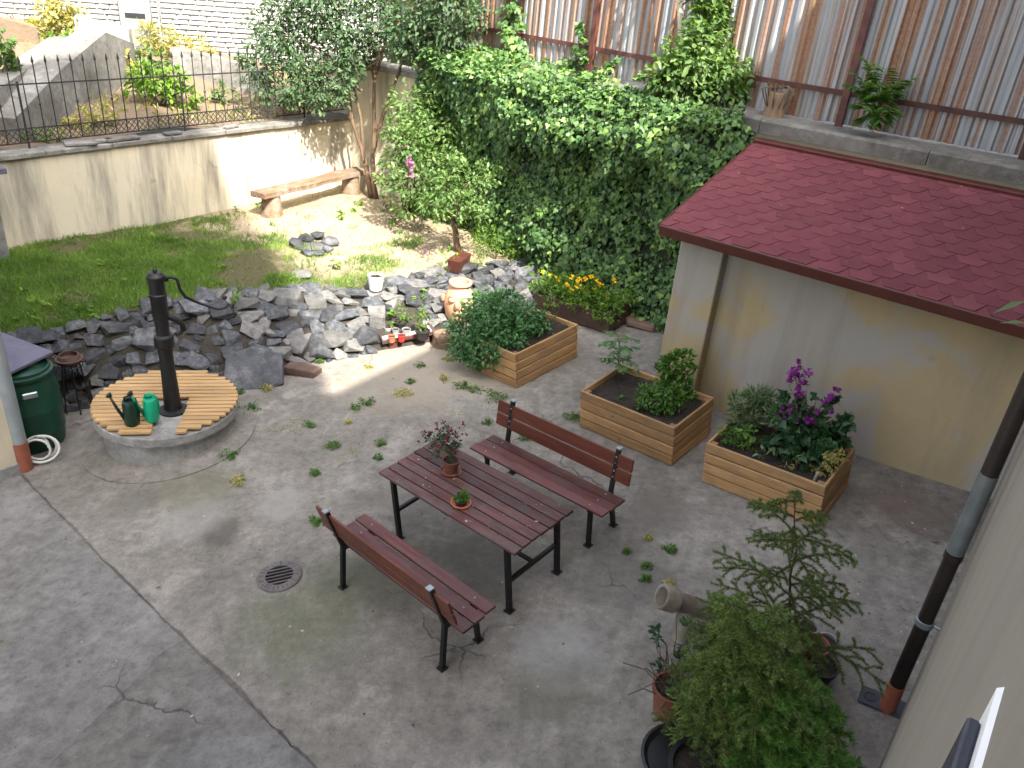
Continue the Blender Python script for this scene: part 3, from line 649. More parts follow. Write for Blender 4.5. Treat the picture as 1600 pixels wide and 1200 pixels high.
# ------------------------------------------------------------------ lean-to shed with hexagonal bitumen shingles
sh = thing('lean_to_shed', 'low lean-to shed with dark red shingle roof and patchy ochre plaster wall', 'shed', W(8.1, 2, .3))
nb = MB()
def nf(s, t): v, z = -.1+3.3*s, -.2+2.62*t; return W(8.2+.015*noise.noise(Vector((v*1.3, z*1.3, 3))), v, z)
V, F = quad_grid(nf, 40, 30); nb.add(V, F); uvbox(nb, 8.23, 8.45, -.1, 3.2, -.2, 2.42); nb.build('wall', M_NICHE, sh, world=True)
uvbox(MB(), 8.04, 8.46, 3.10, 3.61, -.2, 2.40, .012).build('pillar', M_NICHE, sh, world=True)
uvbox(MB(), 8.47, 9.94, 3.35, 3.6, -.2, 2.38).build('side_wall', M_CREAM2, sh, world=True)
ue, ze, ur, zr, vl = 7.66, 2.425, 9.84, 3.055, 3.70
al = math.atan2(zr-ze, ur-ue); Ls = math.hypot(zr-ze, ur-ue)
X = Vector((-E1[0], -E1[1], 0)); Y = Vector((E2[0]*math.cos(al), E2[1]*math.cos(al), math.sin(al))); Z = X.cross(Y); O = Vector(W(ue, vl, ze))
RM = Matrix(((X.x, Y.x, Z.x, O.x), (X.y, Y.y, Z.y, O.y), (X.z, Y.z, Z.z, O.z), (0, 0, 0, 1))); LX = vl+.05
rf = MB().box((LX/2, Ls/2, -.02), (LX, Ls, .03)).build('roof', M_SHINGLE, sh, m=MW[sh.name].inverted() @ RM)
board_ = MB().box((LX/2, .09, .0035), (LX, .18, .007)).build('starter_strip', M_SHINGLE, rf)
ex, wx = .143, .30
poly = [(-.085, 0), (.085, 0), (.149, ex), (.149, 2*ex), (-.149, 2*ex), (-.149, ex)]
shm = MB().prism(poly, 0, .010).mesh('shingle', M_SHINGLE)
half = {}
row = 0
while row*ex < Ls-.06:
    x = -(.15 if row % 2 else 0)
    while x < LX+.14:
        lo, hi = max(-.149, -x), min(.149, LX-x); top = min(2*ex, Ls-row*ex)
        if hi-lo > .03:
            if lo == -.149 and hi == .149 and top == 2*ex: msh = shm
            else:
                pp = [(max(lo, min(hi, a)), min(b, top)) for a, b in poly]; q2 = []
                for p in pp:
                    if not q2 or abs(p[0]-q2[-1][0])+abs(p[1]-q2[-1][1]) > 1e-5: q2.append(p)
                msh = MB().prism(q2, 0, .010).mesh('shingle', M_SHINGLE) if len(q2) > 2 else None
            if msh: link('shingle', msh, rf, Matrix.Translation(Vector((x, row*ex, .008+.0006*((row*7+int(x*10)) % 3)))) @ Matrix.Rotation(rr.gauss(0, .008), 4, 'Z') @ Matrix.Rotation(-.032+rr.gauss(0, .004), 4, 'X'))
        x += wx
    row += 1
inv2 = MW[rf.name]
def rbox(c, d, nm): MB().box((0, 0, 0), d, .006).build(nm, M_FASCIA, sh, m=MW[sh.name].inverted() @ RM @ Matrix.Translation(Vector(c)))
rbox((LX/2, -.016, -.045), (LX+.02, .028, .12), 'fascia_board'); rbox((-.012, Ls/2, -.03), (.022, Ls, .10), 'edge_trim'); rbox((LX/2, Ls+.005, .03), (LX, .09, .05), 'ridge_flashing')
for i in range(7): rbox((.35+i*.55, .12, -.075), (.06, .22, .08), 'rafter_tail')
# ------------------------------------------------------------------ table and benches
def rz(a): return Matrix.Rotation(a, 4, 'Z')
def rx(a): return Matrix.Rotation(a, 4, 'X')
def ry(a): return Matrix.Rotation(a, 4, 'Y')
BOLT = MB().lathe([(.009, 0), (.009, .003), (.0, .005)], 8).mesh('bolt', M_GALV)
tb = thing('garden_table', 'garden table with weathered dark red planks and black steel legs', 'table', m=gframe(-1.06, 6.01, rad(-40.2)))
TLn, TW, TH_ = 1.676, .744, .74; pw = TW/7
for i in range(7):
    pk_ = board('plank', tb, (TLn+rr.uniform(-.012, .012), pw-.011, .028), (TLn/2, pw*(i+.5), TH_-.014+rr.uniform(-.002, .002)), M_TABLE)
for x in (.13, TLn-.13):
    for y in (.06, TW-.06): lg = MB().box((x, y, (TH_-.03)/2), (.045, .045, TH_-.03), .004).build('leg', M_BLACKS, tb); nest(MB().box((x, y, .005), (.075, .075, .01)).build('foot', M_BLACKS, tb), lg)
    MB().box((x, TW/2, TH_-.048), (.04, TW-.1, .035)).build('cross_bar', M_BLACKS, tb); MB().box((x, TW/2, .33), (.035, TW-.165, .035), .003).build('cross_bar', M_BLACKS, tb)
MB().box((TLn/2, TW/2, .33), (TLn-.30, .032, .032), .003).build('stretcher', M_BLACKS, tb)
MB().box((TLn/2, .05, TH_-.05), (.09, .03, .035)).build('batten', M_TABLE, tb)
def make_bench(label, x, y, yaw):
    b = thing('park_bench', label, 'bench', m=gframe(x, y, yaw), group='benches at the garden table'); L = 1.67
    sp_l = []
    for i in range(3): sp_l.append(board('seat_plank', b, (L, .108, .026), (L/2, .058+i*.12, .445+(.012 if i == 0 else -.004*i)), M_SEAT))
    lean = rx(rad(-13))
    for j in range(2):
        p = board('back_plank', b, (L, .022, .125), (L/2, .415+j*.032, .625+j*.135), M_BACKR, lean)
        for x_ in (.18, L-.18):
            for k_ in (-.03, .03): nest(link('bolt', BOLT, b, Matrix.Translation(Vector((x_, .404+j*.032+k_*.2, .625+j*.135+k_))) @ rx(rad(90-13))), p)
    for x_ in (.18, L-.18):
        l1 = MB().tube([(x_, .05, 0), (x_, .075, .42)], .026, 4).build('leg', M_BLACKS, b)
        l2 = MB().tube([(x_, .44, 0), (x_, .375, .43), (x_, .475, .86)], .026, 4).build('leg', M_BLACKS, b)
        MB().box((x_, .22, .405), (.04, .36, .035), .004).build('seat_bar', M_BLACKS, b)
        for y_, l_ in ((.05, l1), (.44, l2)): nest(MB().box((x_, y_, .006), (.07, .07, .012), .002).build('foot', M_BLACKS, b), l_)
        for i in range(3): nest(link('bolt', BOLT, b, Matrix.Translation(Vector((x_, .058+i*.12, .458+(.012 if i == 0 else -.004*i))))), sp_l[i])
        nest(MB().box((x_, .482, .868), (.055, .05, .014), .003).build('cap', M_GALV, b), l2)
make_bench('red slatted bench facing the camera between the table and planter', -.322, 6.819, rad(-40.3))
make_bench('red slatted bench seen from behind on the near side of the table', .089, 4.654, rad(138.4))
# ------------------------------------------------------------------ planters
PLF = []
def planter(label, x, y, yaw, L, Wd, h):
    m = gframe(x, y, yaw); t = thing('raised_bed', label, 'planter', m=m, group='larch raised beds'); PLF.append((m, L, Wd, h)); n = 4; bh = h/n
    for i in range(n):
        z = bh*(i+.5); a = .028
        for yy in (a/2, Wd-a/2): board('board', t, (L+rr.uniform(-.004, .004), a, bh-.012), (L/2, yy+rr.uniform(-.003, .003), z), M_PLANK, None, .007)
        for xx in (a/2, L-a/2): board('board', t, (Wd-2*a-.008, a, bh-.012), (xx+rr.uniform(-.003, .003), Wd/2, z), M_PLANK, rz(rad(90)), .007)
    for xx in (.063, L-.063):
        for yy in (.063, Wd-.063): MB().box((xx, yy, h/2-.01), (.065, .065, h-.02), .004).build('corner_post', M_PLINNER, t)
    def sf(s, u): xx, yy = .03+(L-.06)*s, .03+(Wd-.06)*u; return (xx, yy, h-.075+.03*noise.noise(Vector((xx*5+x, yy*5, 0)))+.012*noise.noise(Vector((xx*22, yy*22, x))))
    V, F = quad_grid(sf, 40, 30); o = MB().add(V, F).build('soil', M_SOIL, t, True)
    return t
planter('larch raised bed with purple flowers nearest the shed wall', 2.04, 6.90, rad(-37), 1.208, .791, .488)
planter('larch raised bed with tomato and herbs behind the far bench', .82, 7.95, rad(-39.6), 1.231, .812, .485)
planter('larch raised bed with leafy potato bush beside the stone bank', -.51, 9.33, rad(-42.3), .771, 1.174, .488)
def in_bed(i, a, b, dz=0): m, L, Wd, h = PLF[i]; return np.array(m @ Vector((L*a, Wd*b, h-.075+dz)))
# marigold trough
Pf = gp((951, 523.5)); Pl_ = gp((839, 458), .30); Pr = gp((985, 501)); yaw = math.atan2(Pf[1]-Pl_[1], Pf[0]-Pl_[0]); Lm = float(np.hypot(Pf[0]-Pl_[0], Pf[1]-Pl_[1])); Wm = float(np.hypot(Pr[0]-Pf[0], Pr[1]-Pf[1]))
mg = thing('plastic_trough', 'dark brown trough planter full of yellow marigolds by the ivy', 'planter', m=gframe(Pl_[0], Pl_[1], yaw)); TRF = (MW[mg.name], Lm, Wm)
MB().box((Lm/2, .012, .16), (Lm, .024, .28), .004).build('side_panel', M_DARKP, mg); MB().box((Lm/2, Wm-.012, .16), (Lm, .024, .28), .004).build('side_panel', M_DARKP, mg)
MB().box((.012, Wm/2, .16), (.024, Wm-.05, .28), .004).build('end_panel', M_DARKP, mg); MB().box((Lm-.012, Wm/2, .16), (.024, Wm-.05, .28), .004).build('end_panel', M_DARKP, mg)
MB().box((Lm/2, Wm/2, .23), (Lm-.05, Wm-.05, .02)).build('soil', M_SOIL, mg)
for x_ in (.15, Lm-.15): MB().box((x_, Wm/2, .012), (.08, Wm-.06, .024)).build('foot', M_BLKP, mg)
# ------------------------------------------------------------------ well, pump, watering cans
wc = np.array([-3.88, 7.74]); wz = G(*wc); wt = .03
we = thing('covered_well', 'round concrete well with a slatted wooden lid', 'well', (wc[0], wc[1], wz)); R0 = .765
MB().lathe([(.69, -.2), (.69, wt-wz-.10)], 48).build('ring', M_CEMENT, we, True, 40)
MB().lathe([(.0, wt-wz-.115), (.74, wt-wz-.115), (.765, wt-wz-.10), (.765, wt-wz-.01), (.755, wt-wz), (0, wt-wz)], 64).build('slab', M_CEMENT, we, True, 30)
MB().lathe([(.70, -.2), (.96, -.2), (.95, .014), (.86, .026), (.70, .06)], 48, m=Matrix(((1, 0, 0), (0, 1, 0), (GX, GY, 1)))).build('apron', M_CONC, we, True, 40)
sa = rad(12)      # slat direction
pitch = .084
for k in range(-9, 10):
    y = k*pitch; hx = math.sqrt(max(0, (R0+.008)**2-(abs(y)+pitch/2-.02)**2))
    if hx < .06: continue
    segs = [(-hx, hx)]
    # open wedge towards the camera in front of the pump
    if y < .06: a = .16+(-.02 if y > -.1 else .0); segs = [(-hx, a-.28+max(0, -y)*.16), (a+.10-max(0, -y)*.05, hx)]
    for a, b in segs:
        b = min(b, hx)
        if b-a < .05: continue
        MB().box((0, 0, 0), (b-a, pitch-.019, .032), .004).build('slat', M_SLAT, we, m=Matrix.Translation(Vector((0, 0, wt-wz+.042))) @ rz(sa) @ Matrix.Translation(Vector(((a+b)/2, y, 0))))
for k in (-.5, -.42, .42, .55): 
    hy = math.sqrt(R0**2-k*k)-.08; y0 = -hy if abs(k) > .3 else .1
    MB().box((k, (hy+y0)/2, 0), (.05, hy-y0, .024)).build('batten', M_SLAT, we, m=Matrix.Translation(Vector((0, 0, wt-wz+.0135))) @ rz(sa))
pb = zp((271, 641), wt); pu = thing('hand_pump', 'tall black cast iron hand pump standing on the well', 'water pump', (pb[0], pb[1], wt))
dxs = face_on((300, 641), pb)-pb; a0 = math.atan2(dxs[1], dxs[0])
HP = 1.66
MB().lathe([(.155, 0), (.155, .02), (.10, .035), (.092, .06), (.075, .55), (.075, .78), (.098, .80), (.105, .83), (.098, .86), (.105, .89), (.098, .92), (.07, .94), (.068, 1.0), (.072, 1.12)], 20).build('column', M_BLACKS, pu, True, 35)
MB().lathe([(.072, 1.12), (.082, 1.16), (.084, 1.36), (.09, 1.37), (.09, 1.40), (.080, 1.41), (.080, 1.56), (.092, 1.57), (.092, 1.60), (.082, 1.61), (.06, 1.635), (.022, 1.64), (.022, 1.665), (.01, HP+.02), (0, HP+.02)], 20).build('cylinder_head', M_BLACKS, pu, True, 35)
sd = Vector((math.cos(a0), math.sin(a0), 0))
def pp(px): return np.array(face_on(px, pb))-np.array([pb[0], pb[1], wt])
MB().tube([pp((246, 494)), pp((262, 494)), pp((276, 500)), pp((285, 506)), pp((287, 516))], [.038, .036, .032, .03, .034], 10).build('spout', M_BLACKS, pu, True)
MB().tube([pp((245, 432)), pp((255, 436)), pp((263, 437))], [.05, .035, .018], 8).build('bracket', M_BLACKS, pu, True)
MB().tube([pp((252, 434)), pp((268, 433)), pp((277, 437)), pp((281, 452)), pp((290, 464)), pp((312, 474)), pp((340, 483)), pp((352, 481)), pp((358, 474))], [.018, .018, .017, .017, .019, .014, .013, .013, .013], 8).build('handle', M_BLACKS, pu, True)
MB().lathe([(0, -.028), (.026, -.01), (.026, .012), (0, .028)], 10, c=tuple(pp((351, 465)))).build('handle_knob', M_BLACKS, pu, True)
# watering cans
def wcan(label, px, mat, s=1.0):
    P = zp(px, wt+.06); t = thing('watering_can', label, 'watering can', (P[0], P[1], wt+.058), group='watering cans on the well', m=Matrix.Translation(Vector((P[0], P[1], wt+.058))) @ rz(a0))
    ov = Matrix(((.72, 0, 0), (0, 1.0, 0), (0, 0, 1)))
    MB().lathe([(.0, .0), (.098*s, 0), (.105*s, .015), (.102*s, .22*s), (.09*s, .255*s), (.05*s, .262*s), (.042*s, .235*s), (0, .23*s)], 22, m=ov).build('body', mat, t, True, 40)
    MB().tube([(-.06, -.02, .06), (-.12, -.04, .20*s), (-.165, -.05, .34*s)], [.022, .016, .012], 10).build('spout', mat, t, True)
    MB().lathe([(.012, -.03), (.034, .0), (.034, .01), (0, .014)], 12, c=(-.175, -.053, .37*s), m=Matrix.Rotation(rad(-40), 3, 'Y')).build('rose', M_BLKP if mat is M_CAN_B else mat, t, True, 40)
    MB().tube([(-.045, 0, .245*s), (-.04, 0, .30*s), (.01, 0, .315*s), (.06, 0, .27*s), (.085, 0, .16*s), (.072, 0, .06)], .012, 8).build('handle', mat, t, True)
wcan('dark bottle green watering can on the well lid', (207, 660), M_CAN_D, 1.05)
wcan('bright green watering can nearest the pump', (238, 654), M_CAN_B, 1.0)
# ------------------------------------------------------------------ rain barrel corner
P = gp((58, 690)); ba = thing('rain_barrel', 'open dark green plastic barrel behind the grey downpipe', 'barrel', P); HB = .98
MB().lathe([(.27, 0), (.30, .03), (.325, .22), (.33, .235), (.325, .25), (.335, .5), (.34, .515), (.335, .53), (.325, .74), (.29, .86), (.282, .9), (.315, .905), (.318, .94), (.29, .95), (.285, HB), (.268, HB), (.262, .6), (.26, .3), (0, .3)], 40).build('body', M_BARREL, ba, True, 35)
gA = math.atan2(-P[1]*1.0, -P[0]*1.0)
MB().box((.318*math.cos(gA+.1), .318*math.sin(gA+.1), .76), (.03, .15, .07), .01, Matrix.Rotation(gA+.1, 3, 'Z')).build('handle_grip', M_GALV, ba)
MB().lathe([(.272, .93), (.272, .95)], 30).build('inner_lip', M_BARREL, ba, True)
HBm = MB(); P2 = gp((62, 720)); pts = []
for k in range(70):
    a = k/69*2*math.pi*3.3; r = .10+.05*(k/69)+.014*math.sin(a*1.7); pts.append((r*math.cos(a)*1.15+.05*(k/69), r*math.sin(a)*.35+.05*math.sin(a*.6)-.02, .165+r*math.sin(a)*.95))
ho_ = thing('garden_hose', 'coil of white hose leaning against the green barrel', 'hose', P2, m=Matrix.Translation(Vector(P2)) @ rz(math.atan2(E2[1], E2[0])-.5))
HBm.tube(pts, .014, 8).build('coil', M_HOSE, ho_, True)
Pc = np.array(P)+np.array([-.30, .0, 1.06]); tc = tag(MB().add([(-.42, -.42, 0), (.42, -.42, 0), (.42, .42, 0), (-.42, .42, 0), (-.42, -.42, .03), (.42, -.42, .03), (.42, .42, .03), (-.42, .42, .03), (0, 0, .17)],
   [(3, 2, 1, 0), (0, 1, 5, 4), (1, 2, 6, 5), (2, 3, 7, 6), (3, 0, 4, 7), (4, 5, 8), (5, 6, 8), (6, 7, 8), (7, 4, 8)]).build('rain_cover', M_SLATEFAB, None, m=Matrix.Translation(Vector(Pc)) @ rz(TH+.35) @ rx(.12)), 'slate blue pyramid-shaped cover tilted over the green barrel', 'cover')
P = gp((124, 640)); st = thing('iron_stand', 'tall thin black iron stand with a rusty bowl by the stones', 'stand', P); HS = .62
MB().lathe([(.0, HS+.01), (.10, HS+.015), (.15, HS+.06), (.155, HS+.09), (.13, HS+.095), (.11, HS+.135), (.095, HS+.135), (.10, HS+.08), (0, HS+.05)], 24).build('bowl', M_RUSTB, st, True, 40)
for s_ in (-1, 1): MB().tube([(.13*s_, 0, HS+.07), (.19*s_, -.03, HS+.085), (.19*s_, .03, HS+.085), (.13*s_, .02, HS+.07)], .012, 6).build('ear', M_RUSTB, st, True)
for i in range(5):
    a = 2*math.pi*i/5+.3; MB().tube([(.10*math.cos(a), .10*math.sin(a), HS+.02), (.13*math.cos(a), .13*math.sin(a), .3), (.15*math.cos(a), .15*math.sin(a), .0)], .009, 6).build('leg', M_BLACKS, st)
for z in (.2, HS+.0): MB().tube([(.135*math.cos(t_/16*2*math.pi), .135*math.sin(t_/16*2*math.pi), z) for t_ in range(17)], .007, 6).build('ring', M_BLACKS, st)
# ------------------------------------------------------------------ downpipes, drains
def seg(mb_name, mat, t, z0, z1, r, n=20, sock=0):
    pr_ = [(r, z0), (r, z1)]
    if sock: pr_ = [(r, z0), (r, z1-sock), (r*1.14, z1-sock+.01), (r*1.14, z1)]
    return MB().lathe(pr_, n).build(mb_name, mat, t, True, 40)
P = gp((1387, 1108)); q = uv(P); P = W(q[0], .015, G(*xy(q[0], .015)))
dp = thing('downpipe', 'dark brown downpipe with galvanised sleeve at the right house wall', 'downpipe', P); r = .052
def hz(px): return float(face_on(px, P)[2]-P[2])
z1, z2, z3, z4 = hz((1404, 1070)), hz((1447, 973)), hz((1496, 862)), hz((1550, 742))
seg('clay_socket', M_CLAYP, dp, -.06, z1, r*1.1); seg('lower_pipe', M_PIPEB, dp, z1-.02, z2, r); seg('lower_pipe', M_PIPEB, dp, z2-.02, z3, r*.96); seg('galvanised_sleeve', M_GALV, dp, z3-.01, z4, r*1.05); seg('upper_pipe', M_PIPEB, dp, z4-.02, 7.0, r*.98)
MB().lathe([(r*1.02, z2-.025), (r*1.16, z2-.022), (r*1.16, z2+.02), (r*1.02, z2+.023)], 20).build('clamp', M_GALV, dp, True, 40)
MB().lathe([(r*1.02, z3-.06), (r*1.1, z3-.06), (r*1.1, z3-.02), (r*1.02, z3-.02)], 20).build('collar', M_PIPEB, dp, True, 40)
MB().tube([(0, 0, z2), tuple(-N_V*.1+np.array([0, 0, z2]))], .012, 6).build('wall_hook', M_GALV, dp)
cpz = MB(); pl_ = gp((1352, 1088)); pe = gp((1400, 1108)); yaw = math.atan2(pe[1]-pl_[1], pe[0]-pl_[0])
dc = thing('drain_plate', 'blue black plastic inspection plate at the foot of the downpipe', 'drain cover', m=gframe(pl_[0], pl_[1], yaw, .004))
MB().box((.13, 0, .008), (.34, .17, .016), .006).build('plate', M_PLATE, dc); MB().lathe([(.0, .016), (.045, .016), (.045, .021), (.032, .021), (.03, .018), (0, .018)], 18, c=(.03, 0, 0)).build('lid', M_PLATE, dc, True, 30)
P = gp((40, 733)); q = uv(P); dl = thing('downpipe', 'grey downpipe with orange clay foot at the left edge', 'downpipe', P); r = .075
z1 = float(face_on((30, 690), P)[2]-P[2]); seg('clay_socket', M_CLAYP, dl, -.06, z1, r*1.06); seg('pipe', M_PIPEG, dl, z1-.02, 7.2, r)
P = gp((437, 901)); dr = thing('drain_grate', 'round cast iron drain grate set in the concrete paving', 'drain', m=gframe(P[0], P[1], rad(20), .003)); 
MB().lathe([(.125, .004), (.125, .018), (.19, .018), (.20, .008), (.2, -.03)], 40).build('ring', M_IRONG, dr, True, 30)
MB().lathe([(0, .0045), (.13, .0045)], 30).build('pit_shade_disc', M_SUB, dr)  # flat dark disc on the paving, painted as the unlit drain shaft
for k in range(26): a = 2*math.pi*k/26; MB().box((.158*math.cos(a),   .158*math.sin(a), .019), (.045, .016, .005), .001, Matrix.Rotation(a, 3, 'Z')).build('lug', M_IRONG, dr)
for k in range(-2, 3): y = k*.042; hx = math.sqrt(.126**2-y*y); MB().box((0, y, .011), (2*hx, .012, .011), .002).build('bar', M_IRONG, dr)
# ------------------------------------------------------------------ stones lying about
def slab_stone(name, label, P, size, m, mat, seed, grp=None):
    me = rock_mesh(seed, mat, size, 16); o = link(name, me, None, Matrix.Translation(Vector(P)) @ m); return tag(o, label, 'stone', grp)
def flag_stone(name, label, P, poly, th_, m, mat):
    n = len(poly); k = 1-.03/max(abs(c) for q in poly for c in q); mb = MB(); vs = []
    for (f_, z) in ((1, -th_/2), (1, th_/2-.012), (k, th_/2)): vs += [(a*f_, b*f_, z+.006*math.sin(a*9+b*7)) for a, b in poly]
    fs = [tuple(range(n-1, -1, -1)), tuple(range(2*n, 3*n))]+[(r_*n+i, r_*n+(i+1) % n, (r_+1)*n+(i+1) % n, (r_+1)*n+i) for r_ in (0, 1) for i in range(n)]
    return tag(mb.add(vs, fs).build(name, mat, None, m=Matrix.Translation(Vector(P)) @ m), label, 'stone')
flag_stone('slate_slab', 'large smooth slate slab leaning on the stone bank beside the well', gp((396, 578), .17), [(-.34, -.3), (.05, -.36), (.40, -.16), (.34, .24), (-.05, .30), (-.36, .16)], .09, rz(TH-.9) @ rx(rad(48)), M_SLATE)
flag_stone('step_stone', 'reddish flat stone lying at the foot of the stone bank', gp((474, 577), .05), [(-.24, -.10), (.20, -.13), (.24, .04), (-.02, .12), (-.22, .08)], .10, rz(-.15), M_RUSTST)
flag_stone('flat_stone', 'tan flat stone slab by the ivy beside the shed pillar', gp((1003, 500), .05), [(-.34, -.05), (-.1, -.24), (.28, -.2), (.36, .0), (.12, .2), (-.2, .22)], .07, rz(-.6), M_RUSTST)
slab_stone('flat_stone', 'pale flat stone lying in the lawn near the bank', gd((468, 428)), (.36, .30, .08), rz(.2), M_SLATE_P, 204)
fp = gd((490, 385))
for i, (px, sz, tl) in enumerate((((466, 386), (.34, .3, .14), .35), ((480, 376), (.36, .2, .16), .4), ((497, 370), (.42, .22, .1), .2), ((516, 380), (.34, .3, .12), -.2), ((510, 392), (.26, .22, .1), -.1), ((480, 397), (.3, .2, .09), .1), ((497, 399), (.24, .15, .08), 0))):
    slab_stone('fire_ring_stone', 'dark slate stone of the small fire ring on the lawn', gd(px)+np.array([0, 0, .04]), sz, rz(i*1.1) @ ry(tl), M_SLATE, 210+i, 'stones of the fire ring')
tag(MB().lathe([(0, .012), (.24, .012), (.3, -.03)], 18, c=tuple(fp)).build('ash_patch', M_SLATE_P, None, True), 'grey ash bed inside the small ring of stones', 'ash')
# log bench
a, b = gd((425, 335)), gd((548, 302)); lb = thing('log_bench', 'rustic plank bench on two log stumps against the cream wall', 'bench', (a+b)/2); hb = .44
inv = MW[lb.name].inverted(); d = b-a; yw = math.atan2(d[1], d[0]); Lp = float(np.linalg.norm(d[:2]))+.62
mb = MB(); n = 24
for k in range(n+1):
    x = -Lp/2+Lp*k/n; w1, w2, th_ = .17+.03*noise.noise(Vector((x*3, 0, 1))), .17+.03*noise.noise(Vector((x*3, 5, 1))), .10+.03*noise.noise(Vector((x*2, 9, 1)))
    z = .02*noise.noise(Vector((x*2, 3, 3))); mb.v += [(x, -w1, z), (x, -w1-.01, z-th_*.8), (x, w2, z-th_), (x, w2, z), (x, -w1+.03, z+.012), (x, w2-.03, z+.012)]
for k in range(n):
    o = k*6
    for i0, i1 in ((0, 1), (1, 2), (2, 3), (3, 5), (5, 4), (4, 0)): mb.f.append((o+i0, o+i1, o+6+i1, o+6+i0))
mb.f += [(0, 4, 5, 3, 2, 1), tuple(n*6+i for i in (1, 2, 3, 5, 4, 0))]
mb.build('seat_plank', M_LOG, lb, m=inv @ (Matrix.Translation(Vector((a+b)/2+np.array([0, 0, hb]))) @ rz(yw)))
for p in (a, b):
    pr_ = [(.20, -.05), (.185, .1), (.17, .25), (.165, hb-.09)]; MB().lathe(pr_, 14).build('stump', M_LOG, lb, True, 50, m=inv @ (Matrix.Translation(Vector(p)) @ ry(rad(90)) @ ry(rad(-90))))
# ------------------------------------------------------------------ pots
def pot(name, label, P, r, h, mat, group=None, rim=True, soil=True, parent=None, cat='pot'):
    t = thing(name, label, cat, P, group)
    pr_ = [(0, 0), (r*.74, 0), (r*.96, h*.82)]+([(r*1.04, h*.82), (r*1.06, h)] if rim else [(r, h)])+[(r*.93, h), (r*.88, h*.8), (0, h*.8)]
    MB().lathe(pr_, 22).build('pot_body', mat, t, True, 35)
    if soil: MB().lathe([(r*.89, h*.84), (0, h*.87)], 16).build('soil', M_SOIL, t)
    return t
def flowers(parent, mat, clusters, n, size, droop=0, nm='flower'):
    for c in clusters:
        P, D, Nn, S, R = blob_leaves([c], n, size, droop, .1); leaf_obj(nm, mat, parent, P, D, Nn, S, 'petal', R)
# ------------------------------------------------------------------ ivy on the boundary wall
iv = thing('ivy', 'thick ivy covering the boundary wall left of the shed', 'ivy', W(9.9, 6.8, .3))
def fbm(a, b, c): return noise.noise(Vector((a, b, c)))+.5*noise.noise(Vector((2*a, 2*b, c+3)))+.25*noise.noise(Vector((4*a, 4*b, c+7)))
def ivy_off(v, z):
    top = math.exp(-((z-2.75)/.55)**2)*.42; bot = math.exp(-((z-.9)/.6)**2)*.20
    e = min(1, max(0, (v-3.72)*1.6))
    lf = 1-.5*min(1, max(0, (v-7.6)/1.2)); return lf*(.10+top+bot+.30*fbm(v*1.1, z*1.3, 0)+.10*noise.noise(Vector((v*4, z*4, 2))))*(.35+.65*e)
def ivy_pt(v, z, o): return Wb(-max(.03, ivy_off(v, z)+o), v, z)
def iback(s, t):
    v, z = 3.80+6.3*s, .1+3.15*t; return ivy_pt(v, z, -.10)
V, F = quad_grid(iback, 90, 50); link('dark_gap_backing', np_mesh('dark_gap_backing', V@np.eye(3)-np.array(MW[iv.name].translation), F, simple('dark_gap_backing', (.008, .012, .006), (.02, .024, .012), 14, .95, .8, 40), smooth=True), iv)  # added near-black sheet that puts shade into the gaps between ivy leaves
n = 27000; P, D, Nn, S, R = [], [], [], [], []
for _ in range(n):
    v = 3.70+6.6*RG.random(); z = .12+3.25*RG.random()**.95
    edge = 3.74+.35*noise.noise(Vector((z*1.6, 4, 0)))+(.5 if z > 2.6 else 0)*0
    if v < edge: continue
    hol = fbm(v*1.1, z*1.3, 0)
    if hol < -.36 and RG.random() < .65: continue
    o = RG.normal()*.05; P.append(ivy_pt(v, z, o)); 
    nn = -N_U*(.75)+np.array([0, 0, .55])+RG.normal(size=3)*.38; d = np.array([0, 0, -1.0])-N_U*.35+RG.normal(size=3)*.5
    Nn.append(nn); D.append(d); S.append(.042+.055*RG.random()); R.append(np.clip(.42+.35*noise.noise(Vector((v*2.2, z*2.2, 5)))+.2*RG.normal()+(.16 if o > .06 else 0), 0, 1))
leaf_obj('foliage', L_IVY, iv, np.array(P), np.array(D), np.array(Nn), np.array(S), 'ivy', np.array(R), kind='stuff')
P, D, Nn, S = [], [], [], []
for _ in range(4200):      # drape over the coping and young shoots
    v = 3.9+6.2*RG.random(); u = 9.4+1.0*RG.random(); sk_ = ub(v)-9.95
    if 4.05 < v < 6.2 and u > 9.80: continue
    if v < 5.6 and u > 9.95: continue
    P.append(W(u+sk_, v, 3.36+.16*fbm(v*1.5, u*1.5, 8)-max(0, 9.86-u)*.55+.04*RG.normal())); D.append(RG.normal(size=3)*.6-N_U*.8+np.array([0, 0, -.2])); Nn.append(RG.normal(size=3)*.4+np.array([0, 0, 1])-N_U*.35); S.append(.045+.05*RG.random())
leaf_obj('foliage', L_IVY, iv, np.array(P), np.array(D), np.array(Nn), np.array(S), 'ivy', np.clip(.55+.22*RG.normal(size=len(P)), 0, 1), kind='stuff')
NS = unit(np.array([E2[0], E2[1], 0])-SK*np.array([E1[0], E1[1], 0]))
def on_b(px, du): return plane_hit(px, NS, float(NS@Wb(du, 3.7, 0)))
def climber(label, pts, n, u=.40):
    b = on_b(pts[0][:2], u); t = thing('ivy_shoot', label, 'ivy', b, 'ivy climbing the corrugated fence'); MB().tube([on_b(p[:2], u-.01) for p in pts], .012, 6).build('stem', M_TWIG, t, world=True)
    cl = [(on_b(p[:2], u-.08), (p[2]*.0098,)*3, 1) for p in pts]; P, D, Nn, S, R = blob_leaves(cl, n/len(pts), .095, .6, .1); Nn = Nn-N_U*.8
    leaf_obj('foliage', L_IVY, t, P, D, Nn, S, 'ivy', np.clip(R*.7+.2, 0, 1))
climber('broad ivy column climbing the corrugated fence left of the maroon post', [(800, 110, 28), (800, 80, 24), (806, 50, 26), (800, 25, 24), (803, 0, 22), (806, -20, 20)], 420)
